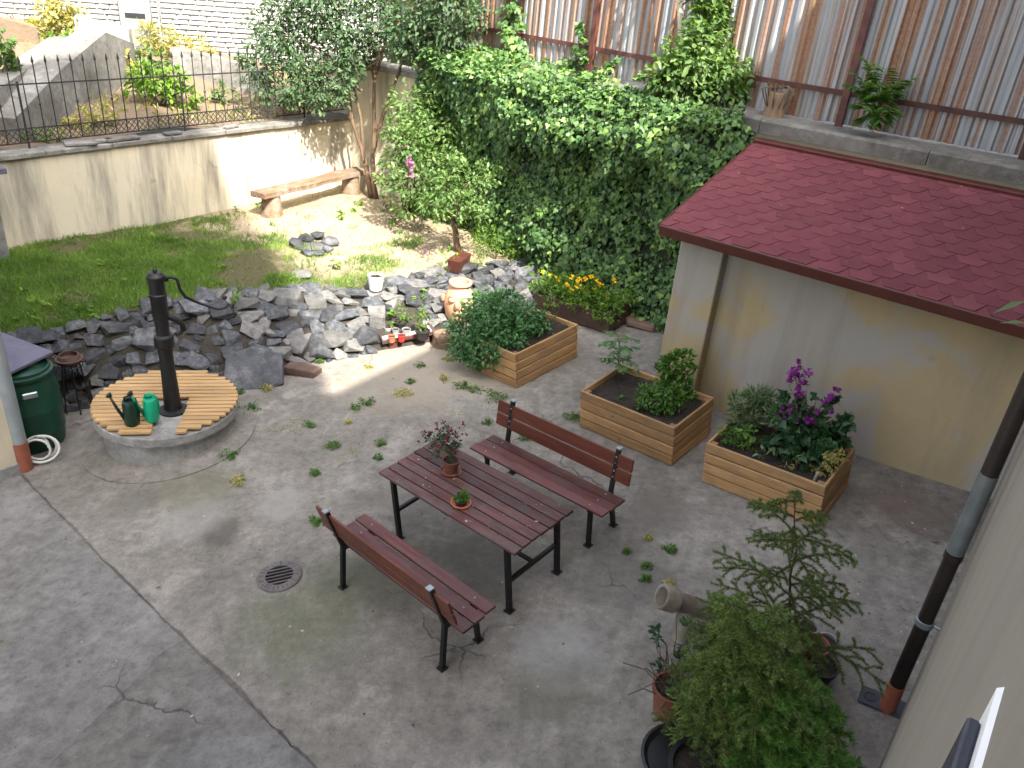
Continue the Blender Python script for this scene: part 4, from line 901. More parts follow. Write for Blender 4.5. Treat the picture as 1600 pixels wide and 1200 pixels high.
climber('short ivy shoots on the fence foot right of the maroon post', [(890, 108, 24), (905, 92, 14), (906, 70, 9), (905, 45, 5)], 130)
climber('sparse young ivy at the fence foot near the white coping', [(950, 118, 16), (960, 105, 10)], 50)
# leaf colour darkened to stand for shaded ivy under the cream panel
cb = gd((605, 290)); 
shrub('shaded_corner_leaves', 'dark leaves standing for shaded ivy in the wall corner behind the tree trunks', 'bush', cb, cl_px([(560, 235, 18, .5), (575, 215, 20, .8), (600, 235, 30, .7), (620, 260, 30, .5), (600, 275, 25, .5), (630, 220, 30, .6), (650, 205, 25, .7)], cb), 170, .085, 'oval', L_DARK)
# ------------------------------------------------------------------ trees and shrubs of the garden
tb_ = gd((585, 309)); tr = thing('lilac_tree', 'slender multi-stemmed tree in the back corner of the garden', 'tree', tb_)
def tpath(pts, off=0): return [face_on(p, tb_, off*(i/(len(pts)-1))) for i, p in enumerate(pts)]
mb = MB()
mb.tube(tpath([(580, 308), (573, 265), (566, 235), (549, 185), (543, 130), (536, 60), (530, 0), (526, -60)], .1), [.055, .048, .043, .04, .034, .028, .02, .012], 8)
mb.tube(tpath([(588, 314), (584, 290), (582, 250), (585, 210), (584, 160), (585, 125), (600, 75), (610, 20), (615, -60)], -.1), [.06, .052, .046, .042, .036, .03, .024, .018, .01], 8)
mb.tube(tpath([(584, 235), (592, 200), (603, 168), (614, 140), (630, 90), (655, 40), (680, 0)], -.3), [.04, .036, .032, .028, .022, .016, .01], 8)
mb.tube(tpath([(570, 255), (566, 215), (564, 185), (556, 150), (545, 110), (505, 80), (460, 60)], .2), [.03, .03, .027, .024, .02, .015, .01], 8)
mb.tube(tpath([(585, 130), (578, 90), (573, 40), (572, 0)], 0), [.03, .02, .014, .01], 6)
tcl = cl_px([(410, 105, 36, .2), (455, 70, 48, .3), (520, 125, 40, -.3), (480, 135, 40, -.2), (412, 145, 20, .1), (545, 45, 50, 0), (595, 25, 42, -.4), (655, 40, 50, -1.0), (712, 45, 40, -1.5), (645, 75, 30, -1.0), (420, 45, 38, .4), (550, 100, 32, -.3),
   (495, 20, 50, .3), (385, 95, 16, .2), (690, 82, 26, -1.4), (742, 25, 26, -1.8), (670, 10, 36, -1.2), (625, 60, 30, -.8), (500, 155, 22, -.4), (530, 155, 18, -.4), (450, 150, 22, .1), (470, 105, 40, .1), (600, -30, 60, 0), (500, -30, 60, 0), (700, -20, 50, -1.5), (440, 10, 30, .3), (590, 70, 24, .2), (555, 75, 30, -.2)], tb_)
for c, r, w in tcl: mb.tube(bent(face_on((560+RG.normal()*20, 110), tb_), c, 5, .06), [.013, .011, .009, .007, .005, .003], 5)
mb.build('trunk', M_BARK, tr, True, world=True)
P, D, Nn, S, R = blob_leaves(tcl, 540, .088, .5, .1, 7); leaf_obj('crown', L_TREE, tr, P, D, Nn, S, 'oval', R)
sb = gd((640, 335)); shrub('mallow_shrub', 'tall loose light green shrub between the tree trunks and the ivy', 'shrub', sb,
   cl_px([(645, 165, 36, .7), (690, 135, 34, .7), (640, 225, 38, .2), (695, 190, 40, .5), (615, 285, 24, -.1), (655, 285, 36, -.2), (715, 240, 36, .4), (630, 320, 20, -.2), (670, 250, 34, .1), (740, 200, 28, .6), (612, 250, 20, .2), (665, 315, 22, -.2), (730, 150, 30, .7), (620, 200, 24, .3), (660, 200, 30, .4)], sb, -1.0), 560, .09, 'oval', L_SHRUB, stem_r=.022, shell=.1, sub=6)
fl = thing('mallow_spike', 'pink flower spike rising from the light green shrub', 'flower', face_on((640, 290), sb, -1.35)); MB().tube([face_on((640, 290), sb, -1.35), face_on((641, 240), sb, -1.35)], .008, 5).build('stem', M_STEM, fl, world=True)
flowers(fl, leafmat('pink_mallow', [(.35, .09, .30), (.5, .18, .42)], .5, .3), [(face_on((641, 246+8*k), sb, -1.38), (.04,)*3, 1) for k in range(4)], 22, .05)
s2 = gd((716, 392)); shrub('small_tree', 'small fruit tree with a bare trunk by the stone bank', 'tree', s2,
   cl_px([(700, 295, 34, 0), (735, 285, 30, .2), (690, 330, 22, -.2), (725, 320, 26, -.1), (760, 270, 22, .3), (670, 320, 16, -.1), (745, 330, 18, 0), (705, 260, 26, .2)], s2, -.45), 420, .075, 'oval', L_SHRUB, M_BARK, .045, trunk='trunk', crown='crown', fork=face_on((708, 340), s2), shell=.1, sub=6)
s3 = gd((775, 402)); shrub('low_bush', 'low bright green bushy herb at the end of the stone bank', 'bush', s3, cl_px([(765, 372, 30, .1), (795, 382, 26, 0), (740, 362, 24, .3), (785, 360, 24, .3), (812, 395, 16, 0), (755, 388, 20, 0)], s3), 420, .075, 'lance', L_BRIGHT, M_STEM, .01, droop=-.35, shell=.1)
for px, w_, lab in (((660, 340), 18, 'large-leaved seedling with a yellowing leaf under the shrub'), ((628, 385), 16, 'small leafy plant standing alone on the bare garden soil'), ((598, 330), 15, 'leafy weeds at the foot of the tree trunks'), ((470, 300), 13, 'leafy sapling growing beside the left log stump'), ((412, 325), 13, 'weed clump at the wall left of the log bench'), ((378, 332), 11, 'dark weed clump at the base of the cream wall')):
    b = gd(px); shrub('garden_weed', lab, 'plant', b, cl_px([(px[0], px[1]-w_*.8, w_), (px[0]+w_*.5, px[1]-w_*.4, w_*.7)], b), 260, .06, 'oval', L_SHRUB, M_STEM, .006, 'weeds of the raised garden')
for px in ((35, 460), (60, 480), (130, 490), (150, 495), (100, 470), (240, 380), (310, 355), (170, 420), (185, 440), (360, 420), (365, 470), (40, 500), (270, 375), (535, 340), (555, 330), (520, 420), (610, 350), (560, 320), (450, 440)):
    b = gd(px); shrub('dock_weed', 'broad-leaved weed rosette growing in the garden lawn', 'plant', b, [(b+np.array([0, 0, .05]), (.10, .10, .05), 1)], 30, .065, 'oval', L_BRIGHT, M_STEM, .005, 'broad-leaved weeds in the lawn', shell=.1)
# bush, stump and seedling on top of the boundary wall
wb = Wb(.25, 4.95, 3.34); shrub('wall_bush', 'bright sunlit bush with broad leaves on top of the boundary wall', 'bush', wb,
   cl_px([(1090, 105, 50, -.2), (1045, 125, 36, -.25), (1135, 115, 38, -.25), (1095, 70, 40, -.1), (1112, 25, 32, .0), (1075, 140, 32, -.35), (1125, 142, 32, -.35), (1055, 95, 32, -.15), (1015, 128, 18, -.2), (1150, 140, 20, -.3), (1105, 0, 26, .05), (1095, -25, 26, 0), (1135, 90, 22, 0)], wb), 420, .10, 'oval', L_SHRUB, M_TWIG, .02, droop=.55, shell=.2)
pt_ = on_b((1066, 110), .3); sp_t = thing('pale_sapling', 'pale bare sapling trunk rising behind the wall bush', 'tree', pt_); MB().tube([pt_, on_b((1064, 40), .3), on_b((1061, -40), .3), on_b((1058, -160), .3)], [.05, .045, .04, .03], 10).build('trunk', simple('pale_bark', (.45, .38, .28), (.6, .53, .42), 8, .85, .4), sp_t, True, world=True)
MB().tube([on_b((1064, 10), .3), on_b((1085, -8), .3)], .012, 6).build('limb', M_BARK, sp_t, True, world=True)
P, D, Nn, S, R = blob_leaves([(on_b((1060, -120), .3), (.5, .5, .4), 1)], 150, .12, .4); leaf_obj('crown', L_SHRUB, sp_t, P, D, Nn, S, 'oval', R)
b = on_u((1208, 178), 10.2); stp = thing('cut_stump', 'cut tree stump with curled roots on the boundary wall', 'stump', W(10.2, uv(b)[1], 3.34))
MB().lathe([(.14, -.02), (.11, .1), (.10, .26), (.085, .28), (0, .275)], 14).build('stump_body', M_BARK, stp, True, 50)
for k in range(9): a = k*.7; MB().tube([(.1*math.cos(a), .1*math.sin(a), .1), (.2*math.cos(a), .2*math.sin(a), .28+.03*k % .1), (.12*math.cos(a+1), .12*math.sin(a+1), .36), (-.05, .05, .30)], .008, 5).build('root', M_BARK, stp, True)
def frond(mb, base, tip, n, P, D, Nn, S, sz):
    path = bent(base, tip, 6, .03); mb.tube(path, [.008, .007, .006, .005, .004, .003, .002], 5)
    for k in range(n):
        t = .25+.75*k/n; i = min(5, int(t*6)); p = path[i]+(path[i+1]-path[i])*(t*6-i); ax = unit(np.array(tip)-np.array(base)); side = unit(np.cross(ax, [0, 0, 1.0]))
        for s_ in (-1, 1): P.append(p); D.append(side*s_+ax*.5+np.array([0, 0, -.25])+RG.normal(size=3)*.12); Nn.append(np.array([0, 0, 1.0])+RG.normal(size=3)*.25); S.append(sz*(1.15-.5*t))
b = on_u((1362, 200), 10.18); b = W(10.18, uv(b)[1], 3.34); ai = thing('sumac_seedling', 'young green seedling with feathered leaves against the corrugated fence', 'plant', b); mb = MB(); P, D, Nn, S = [], [], [], []
for (px, o) in (((1345, 85), 0), ((1385, 105), -.1), ((1320, 130), -.1), ((1432, 120), -.05), ((1400, 140), -.3), ((1340, 165), -.3), ((1395, 175), -.35), ((1370, 130), -.25), ((1360, 100), .05), ((1330, 110), 0), ((1350, 195), -.3), ((1410, 125), -.1), ((1375, 150), -.3), ((1380, 190), -.3)):
    frond(mb, b+np.array([0, 0, .12+.3*RG.random()]), face_on(px, b, o), 10, P, D, Nn, S, .24)
mb.build('stem', M_STEM, ai, True, world=True); leaf_obj('foliage', L_HERB, ai, np.array(P), np.array(D), np.array(Nn), np.array(S), 'lance', RG.random(len(P))*.8)
# ------------------------------------------------------------------ plants of the raised beds
b = in_bed(2, .45, .45); shrub('potato_plant', 'big leafy potato bush spilling over the raised bed by the stone bank', 'plant', b,
   cl_px([(770, 497, 44, 0), (730, 512, 30, .1), (722, 540, 26, -.15), (765, 535, 38, -.25), (742, 556, 22, -.3), (812, 497, 32, 0), (838, 502, 22, .1), (790, 478, 28, .3), (752, 482, 28, .3), (800, 520, 28, -.25), (780, 550, 20, -.4), (715, 520, 16, .1)], b), 1150, .058, 'oval', L_POTATO, M_STEM, .012, droop=.25, shell=.25, sub=7)
for k, px in enumerate(((850, 455), (842, 462))): 
    b = in_bed(2, .5, .85+.05*k); s_ = thing('onion_stalk', ('taller' if k == 0 else 'lower')+' thin bent dry stalk at the back of the leafy raised bed', 'plant', b, 'dry stalks in the leafy bed'); MB().tube([b, face_on((875, 470+10*k), b), face_on(px, b)], .005, 5).build('stem', M_STEM, s_, True, world=True)
b = in_bed(1, .12, .68); to = thing('tomato_plant', 'tall young tomato plant in the far corner of the raised bed', 'plant', b); mb = MB(); P, D, Nn, S = [], [], [], []
top = face_on((967, 527), b); mb.tube(bent(b, top, 5, .02), [.01, .009, .008, .007, .006, .004], 6)
for k in range(15):
    t = .3+.7*k/14; p0 = b+(top-b)*t; a = k*2.4; tip = p0+np.array([math.cos(a)*.26, math.sin(a)*.26, .03-.08*RG.random()]); frond(mb, p0, tip, 4, P, D, Nn, S, .085)
mb.build('stem', M_STEM, to, True, world=True); leaf_obj('foliage', L_POTATO, to, np.array(P), np.array(D), np.array(Nn), np.array(S), 'oval')
b = in_bed(1, .62, .72); shrub('lovage_plant', 'upright glossy herb taller than its neighbours in the middle raised bed', 'plant', b, cl_px([(1065, 560, 16), (1050, 575, 16), (1035, 585, 14), (1070, 585, 13), (1055, 600, 18), (1045, 565, 10), (1065, 610, 16), (1030, 605, 14)], b), 800, .065, 'oval', L_HERB, M_STEM, .008, droop=-.1)
b = in_bed(1, .72, .35); shrub('basil_plant', 'pale green low herb at the front of the middle raised bed', 'plant', b, cl_px([(1020, 622, 20), (1045, 632, 18), (1005, 615, 14), (1050, 615, 18), (1030, 640, 12), (1068, 628, 12), (1010, 630, 14), (1035, 625, 18), (1075, 620, 12)], b), 900, .042, 'oval', L_HERB, M_STEM, .006)
b = in_bed(1, .25, .2); shrub('seedling', 'small seedling at the near left rim of the middle raised bed', 'plant', b, cl_px([(969, 626, 7), (975, 622, 6)], b), 700, .035, 'oval', L_HERB, M_STEM, .004)
b = in_bed(0, .22, .72); shrub('rosemary', 'feathery grey green herb at the back left of the flowering bed', 'plant', b, cl_px([(1160, 630, 18), (1185, 625, 20), (1175, 650, 22), (1200, 645, 18), (1155, 655, 14), (1205, 620, 12), (1180, 615, 14)], b), 900, .085, 'lance', L_GREYG, M_STEM, .006, droop=-.7)
b = in_bed(0, .15, .3); shrub('parsley', 'bright low parsley in the left corner of the flowering bed', 'plant', b, cl_px([(1145, 683, 15), (1165, 690, 14), (1135, 675, 10), (1175, 698, 10), (1150, 698, 10), (1160, 675, 12)], b), 1400, .032, 'kite', L_HERB, M_STEM, .004)
b = in_bed(0, .32, .42); shrub('lettuce', 'yellow green lettuce beside the parsley', 'plant', b, cl_px([(1180, 678, 12), (1195, 684, 10), (1165, 672, 9)], b), 110, .10, 'oval', L_BRIGHT, M_STEM, .004)
b = in_bed(0, .42, .22); shrub('sage', 'blue green broad leaved seedling at the front board of the flowering bed', 'plant', b, cl_px([(1195, 708, 12), (1215, 700, 10)], b), 130, .075, 'oval', L_GREYG, M_STEM, .004)
b = in_bed(0, .62, .62); ma = thing('purple_mallow', 'tall purple flowering mallow in the bed nearest the shed wall', 'plant', b); mb = MB()
stalks = [(1247, 568, .0), (1303, 612, .15), (1232, 600, -.05), (1275, 625, .1), (1322, 650, .1), (1262, 600, .1), (1218, 640, -.1)]
for x_, y_, o in stalks: mb.tube(bent(b+RG.normal(size=3)*np.array([.05, .05, 0]), face_on((x_, y_), b, o), 5, .03), [.011, .010, .009, .007, .005, .003], 6)
mb.build('stem', M_STEM, ma, True, world=True)
P, D, Nn, S, R = blob_leaves(cl_px([(1250, 660, 26), (1225, 680, 22, -.1), (1275, 670, 26), (1300, 660, 20), (1240, 640, 16), (1215, 650, 16, -.1), (1290, 690, 22, -.1), (1255, 700, 22, -.15), (1310, 680, 18), (1230, 615, 10), (1262, 620, 10), (1230, 705, 16, -.1), (1325, 660, 10), (1300, 630, 10), (1260, 725, 16, -.2), (1280, 715, 18, -.15), (1205, 690, 12, -.1), (1310, 700, 14)], b), 420, .075, .4, .2); leaf_obj('foliage', L_DARK, ma, P, D, Nn, S, 'ivy', np.clip(R*.7+.3, 0, 1))
flowers(ma, L_PURPLE, [(face_on((x_, y_), b, -.06), (.035*s_,)*3, s_) for x_, y_, s_ in ((1247, 572, .9), (1242, 582, 1.0), (1252, 592, 1.0), (1240, 600, 1.2), (1256, 606, 1.2), (1248, 612, 1.0), (1238, 640, 1.2), (1246, 636, 1.0), (1230, 650, 1.0), (1255, 656, 1.5), (1250, 664, 1.4), (1262, 652, 1.1), (1298, 617, .9), (1304, 612, .7), (1288, 626, .7), (1262, 580, .6), (1218, 645, .8), (1295, 640, .6), (1275, 640, .6), (1240, 590, .9), (1250, 580, .8))], 22, .045)
b = in_bed(0, .86, .35); shrub('marjoram', 'yellowish low herb at the right end of the flowering bed', 'plant', b, cl_px([(1298, 728, 12), (1310, 715, 12), (1285, 738, 9), (1270, 735, 9), (1300, 710, 12)], b), 1200, .032, 'kite', L_DRYWEED, M_STEM, .004)
b = in_bed(0, .66, .2); shrub('withered_seedling', 'yellowing seedling at the front rim of the flowering bed', 'plant', b, cl_px([(1228, 724, 10), (1240, 716, 7)], b), 180, .06, 'lance', L_DRYWEED, M_STEM, .004)
b = in_bed(0, .88, .15, .0); tag(MB().box((0, 0, .055), (.03, .005, .13), .001).build('plant_tag', M_WHITEP, None, m=Matrix.Translation(Vector(b)) @ rz(.3) @ rx(.15)), 'small white plant tag stuck in the soil of the flowering bed', 'tag')
# marigolds
m, Lq, Wq = TRF
def tr_(a, b, z=.25): return np.array(m @ Vector((Lq*a, Wq*b, z)))
b = tr_(.5, .5); mr = thing('marigolds', 'yellow marigolds filling the dark brown trough', 'flowers', b); MB().tube([b-np.array([0, 0, .02]), b+np.array([0, 0, .15])], .01, 6).build('stem', M_STEM, mr, world=True)
cl = [(tr_(a+RG.normal()*.03, bb, .30+.10*RG.random()), (.17, .17, .13), 1) for a in np.linspace(.03, .97, 9) for bb in (.12, .55, .95)]
P, D, Nn, S, R = blob_leaves(cl, 120, .055, .1, .1); leaf_obj('foliage', L_BRIGHT, mr, P, D, Nn, S, 'oval', R*.85)
fl_ = [(850, 425), (892, 433), (905, 438), (913, 437), (923, 431), (934, 438), (903, 447), (893, 455), (916, 453), (949, 464), (978, 453), (930, 455), (905, 436), (870, 436), (940, 445), (960, 440), (885, 445), (862, 430)]
flowers(mr, L_YELLOW, [(face_on(p, b, RG.normal()*.12), (.018, .018, .01), 1) for p in fl_], 18, .042, -.2)
P, D, Nn, S = [], [], [], []
mb = MB(); 
for px in ((870, 478), (862, 475), (855, 470)): mb.tube([tr_(.05, .1, .3), face_on((860, 455), b, -.3), face_on(px, b, -.45)], .005, 5)
mb.build('tendril', M_STEM, mr, True, world=True)
# ------------------------------------------------------------------ table plants
P0 = gp((704, 737), .742); pt1 = pot('flower_pot', 'terracotta pot of dark red flowers on the garden table', P0, .075, .13, M_TERRA_D); MB().lathe([(0, .0), (.085, .002), (.10, .02), (.09, .02), (.08, .008), (0, .008)], 20, c=(0, 0, -.001)).build('saucer', M_TERRA_D, pt1, True, 40)
b = P0+np.array([0, 0, .12]); rf_ = thing('red_flowers', 'dark red flowering plant in the pot on the table', 'flowers', b); cl = cl_px([(692, 692, 20), (675, 685, 12), (712, 690, 14), (695, 675, 14), (705, 705, 12), (680, 705, 10)], b); mb = MB()
for c, r_, w in cl: mb.tube(bent(b, c, 4), .003, 5)
mb.build('stem', M_STEM, rf_, world=True)
P, D, Nn, S, R = blob_leaves(cl, 900, .026, .1, .15); leaf_obj('foliage', L_DARK, rf_, P, D, Nn, S, 'oval', R)
flowers(rf_, L_PINK, cl_px([(672, 670, 7), (690, 664, 8), (702, 668, 8), (720, 665, 6), (664, 680, 7), (658, 690, 5), (682, 675, 8), (713, 680, 8), (725, 676, 5), (695, 685, 10, -.06), (672, 720, 5), (700, 700, 8, -.07), (685, 695, 9, -.06)], b), 600, .024)
P0 = gp((720, 788), .742); su = thing('succulent_bowl', 'green succulent in an orange saucer on the garden table', 'plant', P0)
MB().lathe([(0, .0), (.075, .0), (.09, .022), (.082, .022), (.07, .008), (0, .008)], 24).build('saucer', M_ORP, su, True, 40); MB().lathe([(.05, .008), (.062, .05), (.05, .055), (0, .05)], 18).build('pot_body', M_BLKP, su, True, 40)
P, D, Nn, S, R = blob_leaves([(P0+np.array([0, 0, .065]), (.045, .045, .03), 1), (P0+np.array([.01, .01, .09]), (.03, .03, .03), .5)], 130, .035, -.5, .2); leaf_obj('foliage', L_HERB, su, P, D, Nn, S, 'oval', np.clip(R+.2, 0, 1))
# ------------------------------------------------------------------ pallet with pots, jar, troughs on the bank
f1, f2, f3 = gp((599, 549)), gp((683.5, 533)), gp((587, 516), .12); yw = math.atan2(f2[1]-f1[1], f2[0]-f1[0]); LT = float(np.hypot(*(f2-f1)[:2])); WT = .60
pm = gframe(f1[0], f1[1], yw); pa = thing('low_pallet', 'low wooden pallet with small pots at the foot of the stone bank', 'pallet', m=pm)
MB().box((LT/2, WT/2, .115), (LT-.01, WT-.01, .012)).build('tray_floor', M_WHITEP, pa)
for y_ in (.02, WT-.02): board('frame_board', pa, (LT, .03, .055), (LT/2, y_, .128), M_TABLE)
for x_ in (.016, LT-.016): board('frame_board', pa, (WT-.072, .03, .055), (x_, WT/2, .128), M_TABLE, rz(rad(90)))
for x_ in (.16, LT-.16):
    for y_ in (.07, WT-.07): MB().box((x_, y_, .045), (.12, .08, .10), .004).build('foot', M_SEAT, pa)
for px, r_, h_, mt, lab in (((612, 534), .055, .09, M_ORP, 'small orange pot at the front of the low pallet'), ((627, 533), .055, .09, M_REDP, 'small bright red pot on the low pallet'), ((606, 519), .055, .08, M_GREYP, 'small grey pot at the left of the low pallet'), ((635, 523), .06, .09, M_GREYP, 'grey pot behind the red pot on the low pallet'), ((618, 522), .05, .08, M_GREYP, 'small grey pot in the middle of the low pallet')):
    pot('small_pot', lab, gp(px, .122), r_, h_, mt, 'small pots on the low pallet')
for px, r_, h_, lab, lab2, cls in (((660, 529), .10, .13, 'black pot at the right of the low pallet', 'leafy seedling in the right black pot', [(655, 500, 12), (662, 490, 9), (650, 508, 10), (668, 500, 8)]), ((625, 514), .09, .12, 'black pot at the back of the low pallet', 'spreading green seedling in the back black pot', [(620, 494, 12), (635, 490, 10), (612, 500, 9), (628, 482, 8)])):
    P0 = gp(px, .122); pot('black_pot', lab, P0, r_, h_, M_BLKP, 'black pots on the low pallet'); b = P0+np.array([0, 0, h_*.85]); shrub('seedling', lab2, 'plant', b, cl_px(cls, b), 330, .06, 'oval', L_BRIGHT, M_STEM, .005)
P0 = bank_pt(.655, .45)+np.array([0, 0, .0]); P0 = face_on((716, 502), P0); ja = thing('face_jar', 'terracotta jar with a moulded face among the stones', 'jar', P0); fa = math.atan2(-P0[1], -P0[0])-.1
MB().lathe([(0, 0), (.13, 0), (.19, .12), (.22, .28), (.21, .40), (.17, .49), (.135, .53), (.13, .57), (.165, .585), (.17, .61), (.16, .625), (.125, .62), (.12, .55), (0, .5)], 32).build('body', M_TERRA, ja, True, 50)
def on_jar(a, z, r): return (r*math.cos(fa+a), r*math.sin(fa+a), z)
sph = [(0, -1), (.5, -.87), (.87, -.5), (1, 0), (.87, .5), (.5, .87), (0, 1)]
for a_ in (-.42, .42):
    MB().lathe([(r_*.055, z_*.042) for r_, z_ in sph], 14, c=on_jar(a_, .40, .20)).build('eye', M_TERRA, ja, True); MB().tube([on_jar(a_-.22, .43, .215), on_jar(a_, .46, .215), on_jar(a_+.22, .425, .212)], .014, 6).build('brow', M_TERRA, ja, True)
MB().lathe([(r_*.045, z_*.07) for r_, z_ in sph], 14, c=on_jar(0, .34, .232)).build('nose', M_TERRA, ja, True); MB().tube([on_jar(-.25, .245, .222), on_jar(-.1, .225, .228), on_jar(.1, .225, .228), on_jar(.25, .245, .222)], .02, 8).build('mouth', M_TERRA, ja, True)
for a_ in (-1.45, 1.45): MB().lathe([(r_*.04, z_*.065) for r_, z_ in sph], 12, c=on_jar(a_, .36, .235)).build('ear', M_TERRA, ja, True)
P0 = face_on((690, 545), gp((690, 543))); tag(MB().lathe([(.17, -.05), (.16, .18), (.14, .20), (0, .205)], 12, c=tuple(P0+np.array([.02, .1, 0]))).build('stump_block', M_LOG, None, True, 40), 'pale sawn stump behind the leafy raised bed', 'stump')
P0 = gd((587, 452)); pot('white_pot', 'white pot standing on the edge of the stone bank', P0, .12, .22, M_WHITEP, None, False); b = P0+np.array([0, 0, .2]); shrub('wispy_seedling', 'wispy yellow green plant in the white pot', 'plant', b, cl_px([(595, 420, 10), (598, 400, 8), (592, 412, 8), (600, 385, 5)], b), 420, .05, 'lance', L_DRYWEED, M_STEM, .005)
P0 = gd((717, 420)); bt = thing('balcony_trough', 'red brown plastic flower trough at the top of the stones', 'planter', m=Matrix.Translation(Vector(P0)) @ rz(math.atan2(E1[1], E1[0])+1.9)); MB().add([(-.2, -.08, 0), (.2, -.08, 0), (.2, .08, 0), (-.2, .08, 0), (-.24, -.11, .2), (.24, -.11, .2), (.24, .11, .2), (-.24, .11, .2)], [(3, 2, 1, 0), (0, 1, 5, 4), (1, 2, 6, 5), (2, 3, 7, 6), (3, 0, 4, 7), (4, 5, 6, 7)]).build('box', M_BROWNP, bt)
b = P0+np.array([0, 0, .2]); shrub('trailing_plant', 'trailing green plant in the red brown trough', 'plant', b, cl_px([(705, 400, 14), (695, 412, 14, -.1), (685, 425, 10, -.2), (712, 405, 10), (690, 436, 8, -.3)], b), 300, .06, 'oval', L_BRIGHT, M_STEM, .005)
b = gd((672, 405)); shrub('phlox', 'small pink flower left of the red brown trough', 'flower', b, cl_px([(668, 396, 5)], b), 900, .035, 'petal', leafmat('pink_phlox', [(.4, .08, .35), (.55, .2, .5)], .5, .3), M_STEM, .004)
for px, z_ in (((612, 470), .5), ((655, 470), .5), ((745, 462), .6), ((655, 455), .7), ((832, 425), .8)):
    b = np.array(bank_pt(.6, .6)); b = gp(px, .35); shrub('bank_weed', 'green weed growing between the slate stones', 'plant', b, cl_px([(px[0], px[1]-3, 7), (px[0]+5, px[1], 6)], b), 700, .05, 'oval', L_BRIGHT, M_STEM, .004, 'weeds between the stones')
# ------------------------------------------------------------------ weeds in the paving
WL = [(385, 632, 20), (358, 706, 16), (372, 748, 14), (520, 693, 12), (570, 625, 14), (592, 692, 8), (492, 737, 9), (628, 610, 16), (772, 612, 20), (893, 648, 13), (1045, 857, 10), (1008, 885, 7), (978, 862, 5), (1007, 905, 7), (690, 590, 9), (575, 572, 8), (495, 812, 12), (820, 683, 9), (555, 635, 8), (482, 662, 9), (545, 660, 5), (740, 605, 14), (640, 596, 7), (1044, 912, 6), (760, 660, 6), (590, 715, 5), (655, 570, 7), (500, 565, 6), (415, 605, 9), (372, 610, 10), (1012, 840, 5), (720, 600, 12), (700, 560, 8)]
for x_, y_, r_ in WL:
    b = gp((x_, y_+r_*.3)); rm = r_*mpp(b)
    o = shrub('paving_weed', 'small green weed growing in the cracked concrete paving', 'weed', b, [(b+np.array([0, 0, .02]), (rm, rm, .025), 1), (b+np.array([rm*.5, -rm*.3, .03]), (rm*.7, rm*.7, .03), .6)], 40+r_*7, .026, 'oval', L_HERB if RG.random() < .75 else L_DRYWEED, M_STEM, .002, 'weeds in the paving', shell=.1, sub=5)
P = []
for _ in range(9000):       # seedlings and moss where the paving is cracked and damp
    p = gp((360+480*RG.random(), 545+190*RG.random()**1.3)); nz = noise.noise(Vector((p[0]*2.6, p[1]*2.6, 3)))+.6*noise.noise(Vector((p[0]*8, p[1]*8, 6)))
    if nz < .42: continue
    q_ = uv(p)
    if np.hypot(p[0]-wc[0], p[1]-wc[1]) < .95: continue
    P.append((p[0], p[1], p[2]+.003))
P = np.array(P); n = len(P); tag(leaf_obj('sprouts', L_DRYWEED, None, P, RG.normal(size=(n, 3))*np.array([1, 1, .4])+np.array([0, 0, .25]), RG.normal(size=(n, 3))*.4+np.array([0, 0, 1]), .012+.016*RG.random(n), 'kite', RG.random(n)), 'tiny sprouts and moss scattered over the cracked paving', 'sprouts', kind='stuff')
# fallen bits
P = []
for _ in range(900):
    u_ = .5+9.3*RG.random(); v_ = .1+7.6*RG.random()**.8; p = xy(u_, v_); P.append((p[0], p[1], G(*p)+.004))
for _ in range(260): p = gp((1330+200*RG.random(), 720+330*RG.random())); P.append((p[0], p[1], p[2]+.004))
for _ in range(70): q_ = MW[tb.name] @ Vector((TLn*RG.random(), TW*RG.random(), TH_+.003)); P.append(tuple(q_))
for _ in range(90): q_ = RM @ Vector((LX*RG.random(), Ls*RG.random(), .034)); P.append(tuple(q_))
P = np.array(P); n = len(P); o = leaf_obj('fallen_litter', L_DEAD, None, P, RG.normal(size=(n, 3))*np.array([1, 1, .05]), np.array([0, 0, 1])+RG.normal(size=(n, 3))*.25, .012+.03*RG.random(n)**3, 'kite', RG.random(n)); tag(o, 'scattered petals, dead leaves and grit on the concrete', 'litter', kind='stuff')
tag(leaf_obj('fallen_leaf', L_DEAD, None, np.array([gp((243, 919))+np.array([0, 0, .006])]), np.array([[1, .3, 0]]), np.array([[0, .1, 1]]), .07, 'oval', np.array([.33])), 'orange fallen leaf lying near the long crack', 'leaf')
# ------------------------------------------------------------------ beyond the garden wall
def cheek(label, pts, h, th, mat):           # sloping concrete ramp wall along terrain points
    P = [tp(p) for p in pts]; t = thing('ramp_wall', label, 'wall', P[0], 'sloping concrete walls beyond the railing'); mb = MB(); n = len(P)
    d = P[-1]-P[0]; s_ = np.array([-d[1], d[0], 0]); s_ /= np.linalg.norm(s_)
    for p, hh in zip(P, h): mb.v += [tuple(p-np.array([0, 0, .4])), tuple(p+np.array([0, 0, hh])), tuple(p+s_*th+np.array([0, 0, hh])), tuple(p+s_*th-np.array([0, 0, .4]))]
    for i in range(n-1):
        o = i*4
        for a_, b_ in ((0, 1), (1, 2), (2, 3), (3, 0)): mb.f.append((o+a_, o+b_, o+4+b_, o+4+a_))
    mb.f += [(3, 2, 1, 0), (4*n-4, 4*n-3, 4*n-2, 4*n-1)]; mb.build('wall_body', mat, t, world=True)
cheek('grey sloping concrete wall farthest left beyond the railing', [(-40, 235), (30, 190), (118, 118), (150, 92)], [.55, .6, .62, .4], .35, M_COPING)
cheek('wide sloping concrete ramp wall in the middle beyond the railing', [(30, 218), (110, 178), (178, 140), (215, 112)], [.3, .7, .95, .5], .5, M_COPING)
